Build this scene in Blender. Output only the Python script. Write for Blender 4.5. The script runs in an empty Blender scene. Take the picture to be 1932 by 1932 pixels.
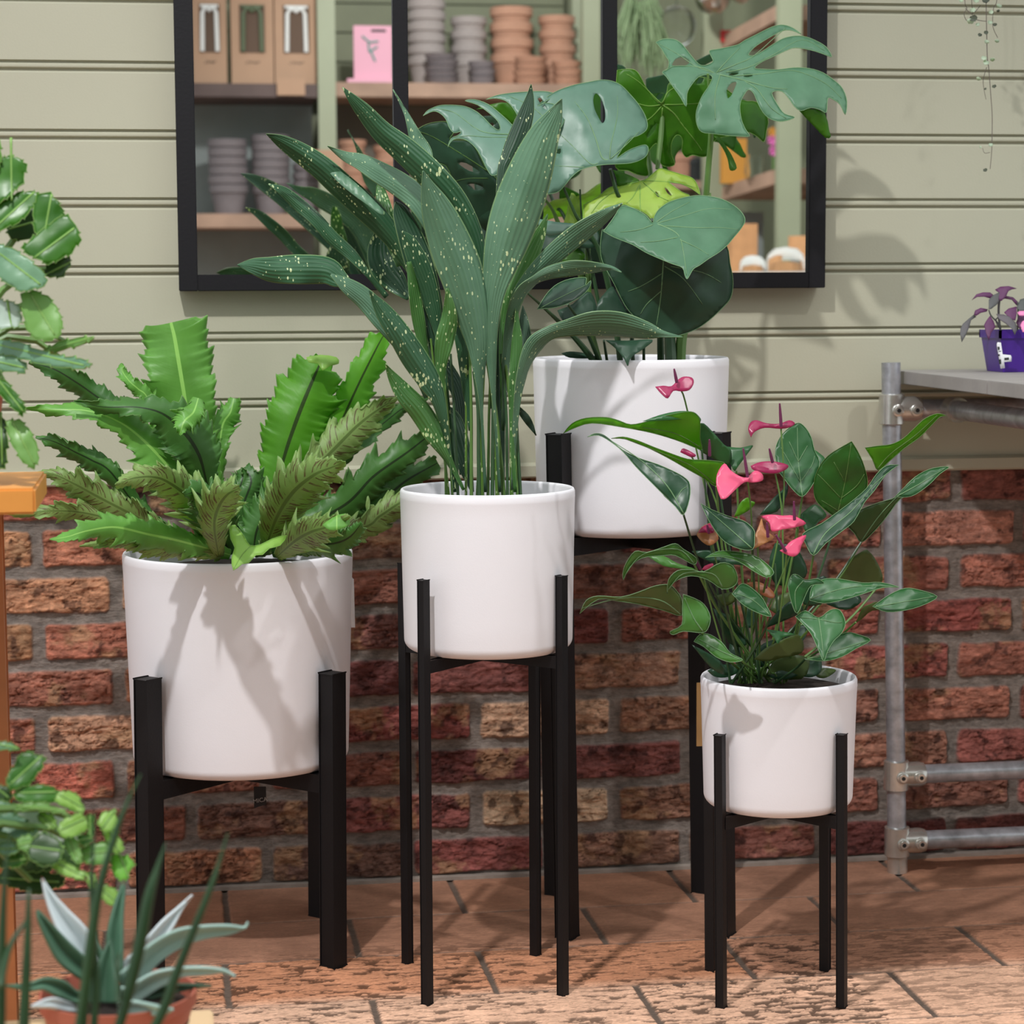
import bpy, bmesh, math, random
import numpy as np
from mathutils import Vector, Matrix
from mathutils.geometry import delaunay_2d_cdt
random.seed(7); np.random.seed(7)
S = bpy.context.scene; C = S.collection

# ------------------------------------------------------------------ camera
YAW, PITCH, ROLL, DIST, HCAM, ZB, ZG = 0.15381307, 0.0998543, -0.00524415, 3.77941249, 1.02861297, 0.7047617, 1.51336429
FPX = 4186.0
_cy, _sy, _cp, _sp = math.cos(YAW), math.sin(YAW), math.cos(PITCH), math.sin(PITCH)
FW = Vector((_sy*_cp, _cy*_cp, -_sp)); _r = Vector((_cy, -_sy, 0)); _u = _r.cross(FW)
RT = _r*math.cos(ROLL) + _u*math.sin(ROLL); UP = _u*math.cos(ROLL) - _r*math.sin(ROLL)
CAM = Vector((0, -DIST, HCAM))
cd = bpy.data.cameras.new('camera'); cam = bpy.data.objects.new('camera', cd); C.objects.link(cam)
cam.matrix_world = Matrix(((RT.x, UP.x, -FW.x, CAM.x), (RT.y, UP.y, -FW.y, CAM.y), (RT.z, UP.z, -FW.z, CAM.z), (0, 0, 0, 1)))
cd.sensor_width = 36; cd.lens = FPX/1932*36; cd.clip_start = 0.05
cd.dof.use_dof = True; cd.dof.focus_distance = 3.25; cd.dof.aperture_fstop = 6.5
S.camera = cam
# ------------------------------------------------------------------ light
S.view_settings.view_transform = 'Standard'; S.view_settings.look = 'None'
S.view_settings.gamma = 1; S.view_settings.use_curve_mapping = False
S.view_settings.exposure = 0.19
W = bpy.data.worlds.new('world'); S.world = W; W.use_nodes = True
W.node_tree.nodes['Background'].inputs[0].default_value = (0.93, 0.98, 1.0, 1)
W.node_tree.nodes['Background'].inputs[1].default_value = 0.92
def spot(name, loc, tgt, power, size, angle=70, blend=0.6, col=(1, 0.985, 0.975)):
    l = bpy.data.lights.new(name, 'SPOT'); l.energy = power; l.shadow_soft_size = size
    l.spot_size = math.radians(angle); l.spot_blend = blend; l.color = col
    o = bpy.data.objects.new(name, l); C.objects.link(o); o.location = loc
    o.rotation_euler = (Vector(tgt)-Vector(loc)).to_track_quat('-Z', 'Y').to_euler(); return o
spot('ceiling_and_fill_spot', (-0.38, -2.15, 3.05), (0.50, -0.55, 0.25), 205, 0.04, 76, 0.9)
spot('ceiling_and_fill_spot', (1.9, -1.9, 2.95), (0.9, -0.5, 0.1), 60, 0.06, 60, 1.0)
spot('ceiling_and_fill_spot', (0.9, -2.3, 2.7), (1.7, -4.5, 1.0), 170, 0.08, 90)  # added fill spot, brightens the shelving behind the camera

# ------------------------------------------------------------------ helpers
def s2l(c):
    return tuple(((v/255)/12.92 if v/255 <= 0.04045 else ((v/255+0.055)/1.055)**2.4) for v in c)
def at(px, py, Y):
    d = FW + RT*((px-966)/FPX) - UP*((py-966)/FPX)
    t = (Y+DIST)/d.y
    return Vector((d.x*t, Y, HCAM+d.z*t))
YM = -0.035                                     # plane of the mirror glass
def refl(px, py, Yreal):                        # a real point seen by way of the mirror
    v = at(px, py, 2*YM-Yreal); return Vector((v.x, Yreal, v.z))
def tag(o, label=None, cat=None, group=None, kind=None):
    if label: o['label'] = label
    if cat: o['category'] = cat
    if group: o['group'] = group
    if kind: o['kind'] = kind
    return o
def empty(name, loc, label, cat, group=None):
    o = bpy.data.objects.new(name, None); C.objects.link(o); o.location = loc; o.empty_display_size = 0.05
    return tag(o, label, cat, group)
def wloc(p):
    v = Vector((0, 0, 0))
    while p is not None: v += p.location; p = p.parent
    return v
def link_mesh(name, verts, faces, mats, parent=None, smooth=False, mi=None, uvs=None, origin=None):
    me = bpy.data.meshes.new(name)
    off = wloc(parent) if parent is not None else Vector((0, 0, 0))
    if origin is not None: off = off*0+Vector(origin)
    me.from_pydata([tuple(Vector(v)-off) for v in verts], [], faces)
    for m in (mats if isinstance(mats, (list, tuple)) else [mats]): me.materials.append(m)
    if mi is not None: me.polygons.foreach_set('material_index', mi)
    if smooth: me.polygons.foreach_set('use_smooth', [True]*len(faces))
    if uvs is not None:
        ul = me.uv_layers.new(name='UVMap')
        li = np.zeros(len(me.loops), dtype=np.int32); me.loops.foreach_get('vertex_index', li)
        ul.data.foreach_set('uv', np.array(uvs, dtype=np.float32)[li].ravel())
    me.update()
    o = bpy.data.objects.new(name, me); C.objects.link(o)
    if parent is not None:
        o.parent = parent
        if origin is not None: o.location = Vector(origin)-wloc(parent)
    elif origin is not None: o.location = origin
    return o
class MB:
    def __init__(s): s.v = []; s.f = []; s.mi = []; s.m = 0
    def add(s, vs, fs):
        b = len(s.v); s.v += [Vector(v) for v in vs]; s.f += [tuple(b+i for i in f) for f in fs]; s.mi += [s.m]*len(fs); return s
    def box(s, a, b, bev=0.0):
        x0, y0, z0 = [min(p, q) for p, q in zip(a, b)]; x1, y1, z1 = [max(p, q) for p, q in zip(a, b)]
        if bev <= 0:
            return s.add([(x0,y0,z0),(x1,y0,z0),(x1,y1,z0),(x0,y1,z0),(x0,y0,z1),(x1,y0,z1),(x1,y1,z1),(x0,y1,z1)],
                         [(0,3,2,1),(4,5,6,7),(0,1,5,4),(1,2,6,5),(2,3,7,6),(3,0,4,7)])
        bm = bmesh.new(); bmesh.ops.create_cube(bm, size=1)
        for v in bm.verts: v.co = Vector(((x0+x1)/2+v.co.x*(x1-x0), (y0+y1)/2+v.co.y*(y1-y0), (z0+z1)/2+v.co.z*(z1-z0)))
        bmesh.ops.bevel(bm, geom=list(bm.edges), offset=bev, segments=2, affect='EDGES')
        bm.verts.index_update(); s.add([v.co.copy() for v in bm.verts], [[v.index for v in f.verts] for f in bm.faces]); bm.free(); return s
    def bar(s, p, q, w, h, ang=0.0, bev=0.0):    # square bar from p to q, section turned by ang
        p = Vector(p); q = Vector(q); d = (q-p); L = d.length; d.normalize()
        ref = Vector((0, 0, 1)) if abs(d.z) < 0.9 else Vector((0, 1, 0))
        a = d.cross(ref).normalized(); b = a.cross(d).normalized()
        a2 = a*math.cos(ang)+b*math.sin(ang); b2 = b*math.cos(ang)-a*math.sin(ang)
        bm = bmesh.new(); bmesh.ops.create_cube(bm, size=1)
        for v in bm.verts: v.co = (p+q)/2 + d*(v.co.z*L) + a2*(v.co.x*w) + b2*(v.co.y*h)
        if bev > 0: bmesh.ops.bevel(bm, geom=list(bm.edges), offset=bev, segments=2, affect='EDGES')
        bmesh.ops.recalc_face_normals(bm, faces=bm.faces)
        bm.verts.index_update(); s.add([v.co.copy() for v in bm.verts], [[v.index for v in f.verts] for f in bm.faces]); bm.free(); return s
    def lathe(s, c, prof, n=48, axis='z'):       # prof: (r, z) list
        vs = []; fs = []
        for (r, z) in prof:
            for i in range(n):
                a = 2*math.pi*i/n; x, y = r*math.cos(a), r*math.sin(a)
                vs.append(Vector(c)+Vector((x, y, z) if axis == 'z' else ((x, z, y) if axis == 'y' else (z, x, y))))
        for k in range(len(prof)-1):
            for i in range(n):
                j = (i+1) % n; f = (k*n+i, k*n+j, (k+1)*n+j, (k+1)*n+i)
                fs.append(f if axis == 'z' else f[::-1])
        return s.add(vs, fs)
    def tube(s, pts, r, n=8, cap=True):
        pts = [Vector(p) for p in pts]; m = len(pts)
        rr = r if isinstance(r, (list, tuple)) else [r]*m
        vs = []; fs = []; a = None
        for i in range(m):
            d = (pts[min(i+1, m-1)]-pts[max(i-1, 0)]).normalized()
            if a is None:
                ref = Vector((0, 0, 1)) if abs(d.z) < 0.9 else Vector((1, 0, 0)); a = d.cross(ref).normalized()
            else: a = (a-d*a.dot(d)).normalized()
            b = d.cross(a)
            for k in range(n):
                t = 2*math.pi*k/n; vs.append(pts[i]+(a*math.cos(t)+b*math.sin(t))*rr[i])
        for i in range(m-1):
            for k in range(n):
                j = (k+1) % n; fs.append((i*n+k, i*n+j, (i+1)*n+j, (i+1)*n+k))
        if cap: fs.append(tuple(range(n))[::-1]); fs.append(tuple((m-1)*n+k for k in range(n)))
        return s.add(vs, fs)
    def build(s, name, mats, parent=None, smooth=False, origin=None):
        o = link_mesh(name, s.v, s.f, mats, parent, smooth, s.mi, None, origin)
        if smooth: o.data.set_sharp_from_angle(angle=math.radians(40))
        return o
def cr(pts, n):                                  # Catmull-Rom through rows of numbers, n samples per span
    P = np.array(pts, float); m = len(P); out = []
    for i in range(m-1):
        p0 = P[max(i-1, 0)]; p1 = P[i]; p2 = P[i+1]; p3 = P[min(i+2, m-1)]
        for k in range(n):
            t = k/n; out.append(0.5*((2*p1)+(-p0+p2)*t+(2*p0-5*p1+4*p2-p3)*t*t+(-p0+3*p1-3*p2+p3)*t**3))
    out.append(P[-1]); return np.array(out)

# ------------------------------------------------------------------ materials
def newmat(name):
    m = bpy.data.materials.new(name); m.use_nodes = True; nt = m.node_tree
    return m, nt, nt.nodes['Principled BSDF'], nt.nodes.new, nt.links.new
def plain(name, col, rough=0.5, metal=0.0, spec=0.5, bump=0.0, bscale=200, var=0.0, vscale=8, emit=None):
    m, nt, b, N, L = newmat(name); c = s2l(col)
    b.inputs['Base Color'].default_value = (*c, 1); b.inputs['Roughness'].default_value = rough
    b.inputs['Metallic'].default_value = metal; b.inputs['Specular IOR Level'].default_value = spec
    tc = N('ShaderNodeTexCoord')
    if var > 0:
        n = N('ShaderNodeTexNoise'); n.inputs['Scale'].default_value = vscale; n.inputs['Detail'].default_value = 6; L(tc.outputs['Object'], n.inputs['Vector'])
        r = N('ShaderNodeValToRGB'); r.color_ramp.elements[0].position = 0.3; r.color_ramp.elements[1].position = 0.7
        r.color_ramp.elements[0].color = (*[v*(1-var) for v in c], 1); r.color_ramp.elements[1].color = (*[min(1, v*(1+var)) for v in c], 1)
        L(n.outputs['Fac'], r.inputs[0]); L(r.outputs[0], b.inputs['Base Color'])
    if bump > 0:
        n = N('ShaderNodeTexNoise'); n.inputs['Scale'].default_value = bscale; n.inputs['Detail'].default_value = 4; L(tc.outputs['Object'], n.inputs['Vector'])
        bp = N('ShaderNodeBump'); bp.inputs['Strength'].default_value = bump; bp.inputs['Distance'].default_value = 0.002
        L(n.outputs['Fac'], bp.inputs['Height']); L(bp.outputs[0], b.inputs['Normal'])
    return m
def leafmat(name, col, col2=None, rough=0.4, tr=0.25, speck=0.0, ribs=0.0, mid=None, sori=False, spec=0.5, var=0.25, under=None, trcol=None):
    m, nt, b, N, L = newmat(name)
    tc = N('ShaderNodeTexCoord'); c1 = s2l(col); c2 = s2l(col2 or tuple(min(255, v*1.18) for v in col))
    n = N('ShaderNodeTexNoise'); n.inputs['Scale'].default_value = 22; n.inputs['Detail'].default_value = 4; L(tc.outputs['Object'], n.inputs['Vector'])
    oi = N('ShaderNodeObjectInfo')
    ad = N('ShaderNodeMath'); ad.operation = 'MULTIPLY_ADD'; L(oi.outputs['Random'], ad.inputs[0]); ad.inputs[1].default_value = 0.5; 
    mu = N('ShaderNodeMath'); mu.operation = 'MULTIPLY'; L(n.outputs['Fac'], mu.inputs[0]); mu.inputs[1].default_value = 1.5
    sb_ = N('ShaderNodeMath'); sb_.operation = 'SUBTRACT'; L(mu.outputs[0], sb_.inputs[0]); sb_.inputs[1].default_value = 0.45; L(sb_.outputs[0], ad.inputs[2]); ad.use_clamp = True
    mx = N('ShaderNodeMix'); mx.data_type = 'RGBA'; L(ad.outputs[0], mx.inputs['Factor']); mx.inputs['A'].default_value = (*c1, 1); mx.inputs['B'].default_value = (*c2, 1)
    out = mx.outputs['Result']
    uv = N('ShaderNodeUVMap'); sx = N('ShaderNodeSeparateXYZ'); L(uv.outputs[0], sx.inputs[0])
    def mixin(fac, colr, prev):
        k = N('ShaderNodeMix'); k.data_type = 'RGBA'; L(fac, k.inputs['Factor']); L(prev, k.inputs['A']); k.inputs['B'].default_value = (*colr, 1); return k.outputs['Result']
    def math_(op, a, bb, c=None):
        k = N('ShaderNodeMath'); k.operation = op
        for i, v in enumerate((a, bb, c)):
            if v is None: continue
            if isinstance(v, (int, float)): k.inputs[i].default_value = v
            else: L(v, k.inputs[i])
        return k.outputs[0]
    height = None
    if ribs > 0 or sori is not False:
        out = mixin(math_('MULTIPLY', math_('GREATER_THAN', math_('ABSOLUTE', math_('SUBTRACT', sx.outputs[0], 0.5), None), 0.472), 0.5), s2l((150, 180, 120)), out)
    if ribs > 0:
        w = math_('SINE', math_('MULTIPLY', sx.outputs[0], ribs*6.283), None)
        height = w
        out2 = math_('MULTIPLY', math_('MAXIMUM', w, 0), 0.05); out = mixin(out2, s2l((150, 190, 150)), out)
    if sori is not False:
        # brown streaks running out from the rib on the underside
        mp = N('ShaderNodeCombineXYZ'); au = math_('ABSOLUTE', math_('SUBTRACT', sx.outputs[0], 0.5), None)
        L(math_('MULTIPLY', au, 3.0), mp.inputs[0]); L(math_('MULTIPLY', math_('SUBTRACT', sx.outputs[1], math_('MULTIPLY', au, 0.25)), 75.0), mp.inputs[1])
        nn = N('ShaderNodeTexNoise'); nn.inputs['Scale'].default_value = 1.0; nn.inputs['Detail'].default_value = 2; L(mp.outputs[0], nn.inputs['Vector'])
        st = math_('GREATER_THAN', nn.outputs['Fac'], 0.57)
        zone = math_('MULTIPLY', math_('LESS_THAN', au, 0.33), math_('GREATER_THAN', au, 0.05))
        if sori: out = mixin(math_('MULTIPLY', math_('MULTIPLY', st, zone), 0.75), s2l((88, 52, 30)), out)
        height = math_('MULTIPLY', nn.outputs['Fac'], 0.8)
    if mid:
        f = math_('LESS_THAN', math_('ABSOLUTE', math_('SUBTRACT', sx.outputs[0], 0.5), None), 0.022); out = mixin(math_('MULTIPLY', f, 0.85), s2l(mid), out)
    if speck > 0:
        mp = N('ShaderNodeMapping'); mp.inputs['Scale'].default_value = (1, 1, 0.5); L(tc.outputs['Object'], mp.inputs[0])
        vo = N('ShaderNodeTexVoronoi'); vo.inputs['Scale'].default_value = 240; L(mp.outputs[0], vo.inputs['Vector'])
        n2 = N('ShaderNodeTexNoise'); n2.inputs['Scale'].default_value = 26; L(tc.outputs['Object'], n2.inputs['Vector'])
        thr = math_('MULTIPLY', math_('SUBTRACT', n2.outputs['Fac'], 0.37), speck)
        rnd = N('ShaderNodeSeparateXYZ'); L(vo.outputs['Color'], rnd.inputs[0])
        f = math_('MULTIPLY', math_('LESS_THAN', vo.outputs['Distance'], math_('MULTIPLY', thr, math_('MULTIPLY', rnd.outputs[0], 1.6))), 0.85)
        out = mixin(f, s2l((214, 224, 176)), out)
    L(out, b.inputs['Base Color']); b.inputs['Roughness'].default_value = rough; b.inputs['Specular IOR Level'].default_value = spec
    bn = N('ShaderNodeTexNoise'); bn.inputs['Scale'].default_value = 60; bn.inputs['Detail'].default_value = 3; L(tc.outputs['Object'], bn.inputs['Vector'])
    bp = N('ShaderNodeBump'); bp.inputs['Strength'].default_value = 0.45; bp.inputs['Distance'].default_value = 0.001
    h = math_('MULTIPLY', bn.outputs['Fac'], 0.5)
    if height is not None: h = math_('ADD', h, math_('MULTIPLY', height, 0.6))
    L(h, bp.inputs['Height']); L(bp.outputs[0], b.inputs['Normal'])
    t = N('ShaderNodeBsdfTranslucent'); ms = N('ShaderNodeMixShader'); ms.inputs[0].default_value = tr
    if trcol: t.inputs[0].default_value = (*s2l(trcol), 1)
    else:
        g = N('ShaderNodeMix'); g.data_type = 'RGBA'; g.blend_type = 'MULTIPLY'; g.inputs['Factor'].default_value = 1
        L(out, g.inputs['A']); g.inputs['B'].default_value = (1.7, 2.3, 0.5, 1); L(g.outputs['Result'], t.inputs[0])
    o = nt.nodes['Material Output']; L(b.outputs[0], ms.inputs[1]); L(t.outputs[0], ms.inputs[2]); L(ms.outputs[0], o.inputs[0])
    return m
def attrmat(name, rough, bump, scale, dist=0.002, vary=0.35, streak=None):
    m, nt, b, N, L = newmat(name); a = N('ShaderNodeAttribute'); a.attribute_name = 'Col'
    tc = N('ShaderNodeTexCoord'); n = N('ShaderNodeTexNoise'); n.inputs['Scale'].default_value = scale; n.inputs['Detail'].default_value = 8; n.inputs['Roughness'].default_value = 0.7
    if streak:
        mp = N('ShaderNodeMapping'); mp.inputs['Scale'].default_value = streak; L(tc.outputs['Object'], mp.inputs[0]); L(mp.outputs[0], n.inputs['Vector'])
    else: L(tc.outputs['Object'], n.inputs['Vector'])
    r = N('ShaderNodeMapRange'); r.inputs[1].default_value = 0.3; r.inputs[2].default_value = 0.7; r.inputs[3].default_value = 1-vary; r.inputs[4].default_value = 1+vary
    L(n.outputs['Fac'], r.inputs[0])
    mx = N('ShaderNodeMix'); mx.data_type = 'RGBA'; mx.blend_type = 'MULTIPLY'; mx.inputs['Factor'].default_value = 1
    cc = N('ShaderNodeCombineXYZ'); [L(r.outputs[0], cc.inputs[i]) for i in range(3)]
    L(a.outputs['Color'], mx.inputs['A']); L(cc.outputs[0], mx.inputs['B']); L(mx.outputs['Result'], b.inputs['Base Color'])
    b.inputs['Roughness'].default_value = rough; b.inputs['Specular IOR Level'].default_value = 0.3
    bp = N('ShaderNodeBump'); bp.inputs['Strength'].default_value = bump; bp.inputs['Distance'].default_value = dist
    L(n.outputs['Fac'], bp.inputs['Height']); L(bp.outputs[0], b.inputs['Normal']); return m

M = dict(
 paint=plain('sage paint', (184, 182, 161), 0.5, bump=0.12, bscale=260, var=0.03, vscale=3),
 white=plain('white glazed ceramic', (240, 238, 243), 0.42, bump=0.06, bscale=500, var=0.012),
 black=plain('black painted wood', (15, 13, 15), 0.5, spec=0.3, bump=0.10, bscale=300),
 blackmetal=plain('black frame', (17, 16, 21), 0.55, spec=0.3, bump=0.10, bscale=200),
 soil=plain('soil', (38, 28, 22), 0.95, bump=0.9, bscale=120, var=0.4, vscale=60),
 galv=plain('galvanised steel', (176, 178, 184), 0.36, metal=0.6, bump=0.25, bscale=90, var=0.30, vscale=45),
 steel=plain('zinc fitting', (206, 204, 198), 0.27, metal=0.8, bump=0.15, bscale=80, var=0.15, vscale=30),
 darkhole=plain('dark socket', (18, 18, 20), 0.6),
 slat=plain('grey slat', (150, 145, 142), 0.6, bump=0.2, bscale=90, var=0.10, vscale=14),
 rawwood=plain('raw timber', (140, 118, 98), 0.7, bump=0.3, bscale=60, var=0.2, vscale=10),
 pine=plain('oiled pine', (222, 150, 72), 0.4, bump=0.15, bscale=40, var=0.10, vscale=9),
 postwood=plain('post wood', (168, 104, 62), 0.5, bump=0.15, bscale=40, var=0.15, vscale=12),
 palepine=plain('pale pine', (222, 190, 148), 0.6, bump=0.2, bscale=40, var=0.10),
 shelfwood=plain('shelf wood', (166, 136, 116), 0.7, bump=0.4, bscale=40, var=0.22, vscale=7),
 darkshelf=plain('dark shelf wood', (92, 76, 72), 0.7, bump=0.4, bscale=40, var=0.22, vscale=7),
 greenpost=plain('pale green paint', (150, 156, 130), 0.55, var=0.03),
 backdark=plain('slate green board', (134, 142, 140), 0.6, var=0.08),
 backgreen=plain('sage board', (112, 116, 90), 0.6, var=0.08),
 clay_o=plain('orange clay', (182, 138, 114), 0.85, bump=0.3, bscale=60, var=0.12, vscale=14),
 clay_g=plain('grey clay', (160, 150, 146), 0.85, bump=0.3, bscale=60, var=0.12, vscale=14),
 clay_d=plain('dark grey clay', (120, 112, 114), 0.8, bump=0.3, bscale=60, var=0.15, vscale=14),
 kraft=plain('kraft card', (176, 142, 116), 0.8, var=0.05), kraft2=plain('kraft tag', (160, 122, 74), 0.8, var=0.05),
 pinkcard=plain('pink card', (222, 164, 182), 0.7), ink=plain('dark ink', (40, 45, 45), 0.7), hook=plain('white plastic', (225, 225, 222), 0.4),
 hookgreen=plain('olive plastic', (92, 104, 78), 0.5), teal=plain('teal print', (90, 150, 140), 0.7),
 purple=plain('purple plastic', (72, 34, 140), 0.3), tagwhite=plain('white tag', (235, 235, 238), 0.5), tagdark=plain('dark woven tag', (22, 20, 22), 0.7),
 taggrey=plain('tag lettering', (160, 160, 160), 0.6), terra=plain('terracotta plastic', (176, 96, 76), 0.5, var=0.06),
 pinkspath=leafmat('pink spathe', (226, 62, 112), (240, 100, 138), 0.3, 0.2, trcol=(235, 60, 110)),
 magspath=leafmat('magenta spathe', (150, 34, 78), (176, 48, 96), 0.3, 0.2, trcol=(190, 30, 80)),
 orangespath=leafmat('faded spathe', (190, 112, 80), (170, 128, 70), 0.4, 0.2, trcol=(200, 110, 60)),
 spadix=plain('spadix', (112, 40, 84), 0.6, bump=0.6, bscale=900),
 stem=plain('green stem', (92, 128, 62), 0.45, var=0.15, vscale=20), stemdark=plain('dark stem', (48, 78, 46), 0.4, var=0.15, vscale=20),
 stemspeck=leafmat('speckled stem', (110, 150, 66), (90, 130, 56), 0.4, 0.1, speck=1.6),
 vein=plain('pale vein', (108, 144, 100), 0.45), veinbr=plain('light vein', (120, 164, 70), 0.45), veindk=plain('dark rib', (36, 44, 22), 0.45),
 mon=leafmat('monstera leaf', (64, 106, 76), (92, 134, 104), 0.42, 0.18, spec=0.45), mondark=leafmat('monstera dark leaf', (30, 58, 42), (48, 82, 60), 0.40, 0.08, spec=0.45),
 monpale=leafmat('monstera glossy leaf', (80, 118, 98), (104, 140, 122), 0.42, 0.15, spec=0.65),  # sky sheen is put into the paler grey-green colour
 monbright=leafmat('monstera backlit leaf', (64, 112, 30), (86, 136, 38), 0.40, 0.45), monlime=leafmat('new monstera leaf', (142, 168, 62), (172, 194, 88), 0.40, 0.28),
 asp=leafmat('aspidistra leaf', (34, 74, 46), (54, 98, 66), 0.42, 0.15, speck=1.3, ribs=7, spec=0.45),
 aspale=leafmat('aspidistra pale leaf', (72, 110, 84), (98, 136, 108), 0.42, 0.15, speck=1.0, ribs=9, spec=0.45),  # light grey-green carries the sheen of the sky in its colour
 asplt=leafmat('aspidistra green leaf', (62, 112, 52), (84, 130, 66), 0.35, 0.25, speck=1.2, ribs=6),
 aspdk=leafmat('aspidistra dark leaf', (26, 56, 38), (42, 76, 52), 0.42, 0.1, speck=0.7, ribs=7, spec=0.45),
 fern=leafmat('fern frond', (92, 146, 56), (122, 178, 84), 0.42, 0.3, sori=0, mid=(165, 205, 115)),
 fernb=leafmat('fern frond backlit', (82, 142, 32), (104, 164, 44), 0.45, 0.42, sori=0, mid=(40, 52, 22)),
 ferndk=leafmat('fern dark frond', (56, 104, 42), (84, 134, 62), 0.42, 0.25, sori=0, mid=(30, 40, 22)),
 fernu=leafmat('fern underside', (122, 150, 82), (148, 172, 104), 0.5, 0.3, sori=1, mid=(96, 120, 56)),
 anth=leafmat('anthurium leaf', (34, 84, 42), (56, 110, 58), 0.36, 0.15, spec=0.5), anthdk=leafmat('anthurium dark leaf', (26, 60, 38), (40, 78, 50), 0.36, 0.12, spec=0.45),
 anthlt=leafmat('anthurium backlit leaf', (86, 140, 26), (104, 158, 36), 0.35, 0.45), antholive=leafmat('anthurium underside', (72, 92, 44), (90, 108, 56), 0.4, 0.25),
 cact=leafmat('cactus segment', (42, 94, 20), (70, 128, 32), 0.35, 0.3), cactlt=leafmat('young cactus segment', (140, 176, 84), (166, 198, 106), 0.38, 0.35),
 cactbl=leafmat('blue green segment', (92, 134, 104), (112, 152, 118), 0.35, 0.15), cactdk=leafmat('dark segment', (34, 62, 24), (52, 84, 34), 0.4, 0.15),
 cactglare=leafmat('glare segment', (168, 186, 176), (186, 200, 190), 0.35, 0.15),  # whitish glare is put into this base colour
 agave=leafmat('agave leaf', (196, 208, 212), (214, 222, 226), 0.45, 0.05), agavedk=leafmat('agave green leaf', (56, 92, 68), (84, 122, 98), 0.45, 0.05),
 spine=plain('agave spine', (150, 100, 80), 0.5), spike=leafmat('spike leaf', (36, 66, 38), (52, 88, 50), 0.4, 0.02),
 heart=leafmat('heart leaf', (176, 190, 172), (196, 206, 190), 0.4, 0.2), heartdk=leafmat('dark heart leaf', (70, 78, 64), (90, 96, 80), 0.4, 0.1),
 vine=plain('vine', (96, 84, 78), 0.6),
 gyn=leafmat('purple leaf', (92, 44, 88), (112, 60, 104), 0.5, 0.15, trcol=(120, 30, 90)), gyngr=leafmat('grey green leaf', (84, 88, 86), (104, 96, 102), 0.5, 0.1),
 pinkfl=plain('pink petal', (236, 140, 190), 0.5), moss=leafmat('grey green moss', (128, 150, 110), (150, 168, 132), 0.6, 0.2),
 orangepaper=plain('orange paper', (206, 146, 62), 0.7), cork=plain('cork', (190, 140, 96), 0.8, var=0.1, vscale=30),
 red=plain('red paint', (190, 40, 44), 0.5), magenta=plain('magenta petal', (214, 110, 176), 0.6),
)
def glassmat():
    m, nt, b, N, L = newmat('mirror glass'); b.inputs['Base Color'].default_value = (0.86, 0.88, 0.87, 1); b.inputs['Metallic'].default_value = 1; b.inputs['Roughness'].default_value = 0.0; return m
M['mirror'] = glassmat()
def clearglass():
    m, nt, b, N, L = newmat('clear glass'); b.inputs['Base Color'].default_value = (0.96, 0.98, 0.97, 1); b.inputs['Transmission Weight'].default_value = 1.0; b.inputs['Roughness'].default_value = 0.02; b.inputs['IOR'].default_value = 1.25; return m
M['glass'] = clearglass()
M['disco'] = plain('mirror tiles', (210, 205, 200), 0.2, metal=1.0, bump=1.0, bscale=60)

# ------------------------------------------------------------------ structure
def vnoise(x, z, s, seed):                       # smooth value noise on arrays
    r = np.random.RandomState(seed).rand(257, 257)
    X = x/s+1000; Z = z/s+1000; xi = np.floor(X).astype(int); zi = np.floor(Z).astype(int); fx = X-xi; fz = Z-zi
    fx = fx*fx*(3-2*fx); fz = fz*fz*(3-2*fz); a = lambda i, j: r[i % 257, j % 257]
    return (a(xi, zi)*(1-fx)+a(xi+1, zi)*fx)*(1-fz)+(a(xi, zi+1)*(1-fx)+a(xi+1, zi+1)*fx)*fz
def fbm(x, z, s, seed, o=4):
    t = 0; w = 1; q = 0
    for k in range(o): t = t+w*vnoise(x, z, s/2**k, seed+k); q += w; w *= 0.6
    return t/q
def grid_mesh(name, co, nx, nz, cols, mat):
    idx = np.arange(nx*nz).reshape(nz, nx)
    f = np.stack([idx[:-1, :-1], idx[:-1, 1:], idx[1:, 1:], idx[1:, :-1]], -1).reshape(-1, 4)
    me = bpy.data.meshes.new(name); me.vertices.add(len(co)); me.vertices.foreach_set('co', co.astype(np.float32).ravel())
    me.loops.add(f.size); me.loops.foreach_set('vertex_index', f.ravel().astype(np.int32))
    me.polygons.add(len(f)); me.polygons.foreach_set('loop_start', np.arange(0, f.size, 4, dtype=np.int32))
    me.update(calc_edges=True); me.validate()
    ca = me.color_attributes.new(name='Col', type='FLOAT_COLOR', domain='POINT')
    ca.data.foreach_set('color', np.concatenate([cols, np.ones((len(cols), 1))], 1).astype(np.float32).ravel())
    me.polygons.foreach_set('use_smooth', [True]*len(f)); me.materials.append(mat)
    o = bpy.data.objects.new(name, me); C.objects.link(o); o['kind'] = 'structure'; return o
def lin(c): return np.array(s2l(c))
# brick plinth
X0, X1, ZT = -0.62, 2.35, 0.712
nx, nz = 1500, 360
xs = np.linspace(X0, X1, nx); zs = np.linspace(0, ZT, nz); XX, ZZ = np.meshgrid(xs, zs)
wx = XX+(fbm(XX, ZZ, 0.05, 3)-0.5)*0.009; wz = ZZ+(fbm(XX, ZZ, 0.06, 11)-0.5)*0.010
RP, LP = 0.0800, 0.2476
row = np.floor(wz/RP).astype(int); off = np.where(row % 2 == 0, -0.093, -0.222)
rj = np.random.RandomState(5).rand(40, 64)
u = (wx-off)/LP; k = np.floor(u).astype(int)
cx = (u-k)*LP; cz = wz-row*RP
rr = rj[row % 40, (k+20) % 64]
mj = 0.0075+rr*0.003
dx = np.minimum(cx-mj, LP-mj-cx); dz = np.minimum(cz-0.0070-rr*0.002, RP-0.0085-cz)
rad = 0.010; ddx = rad-dx; ddz = rad-dz
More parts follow.
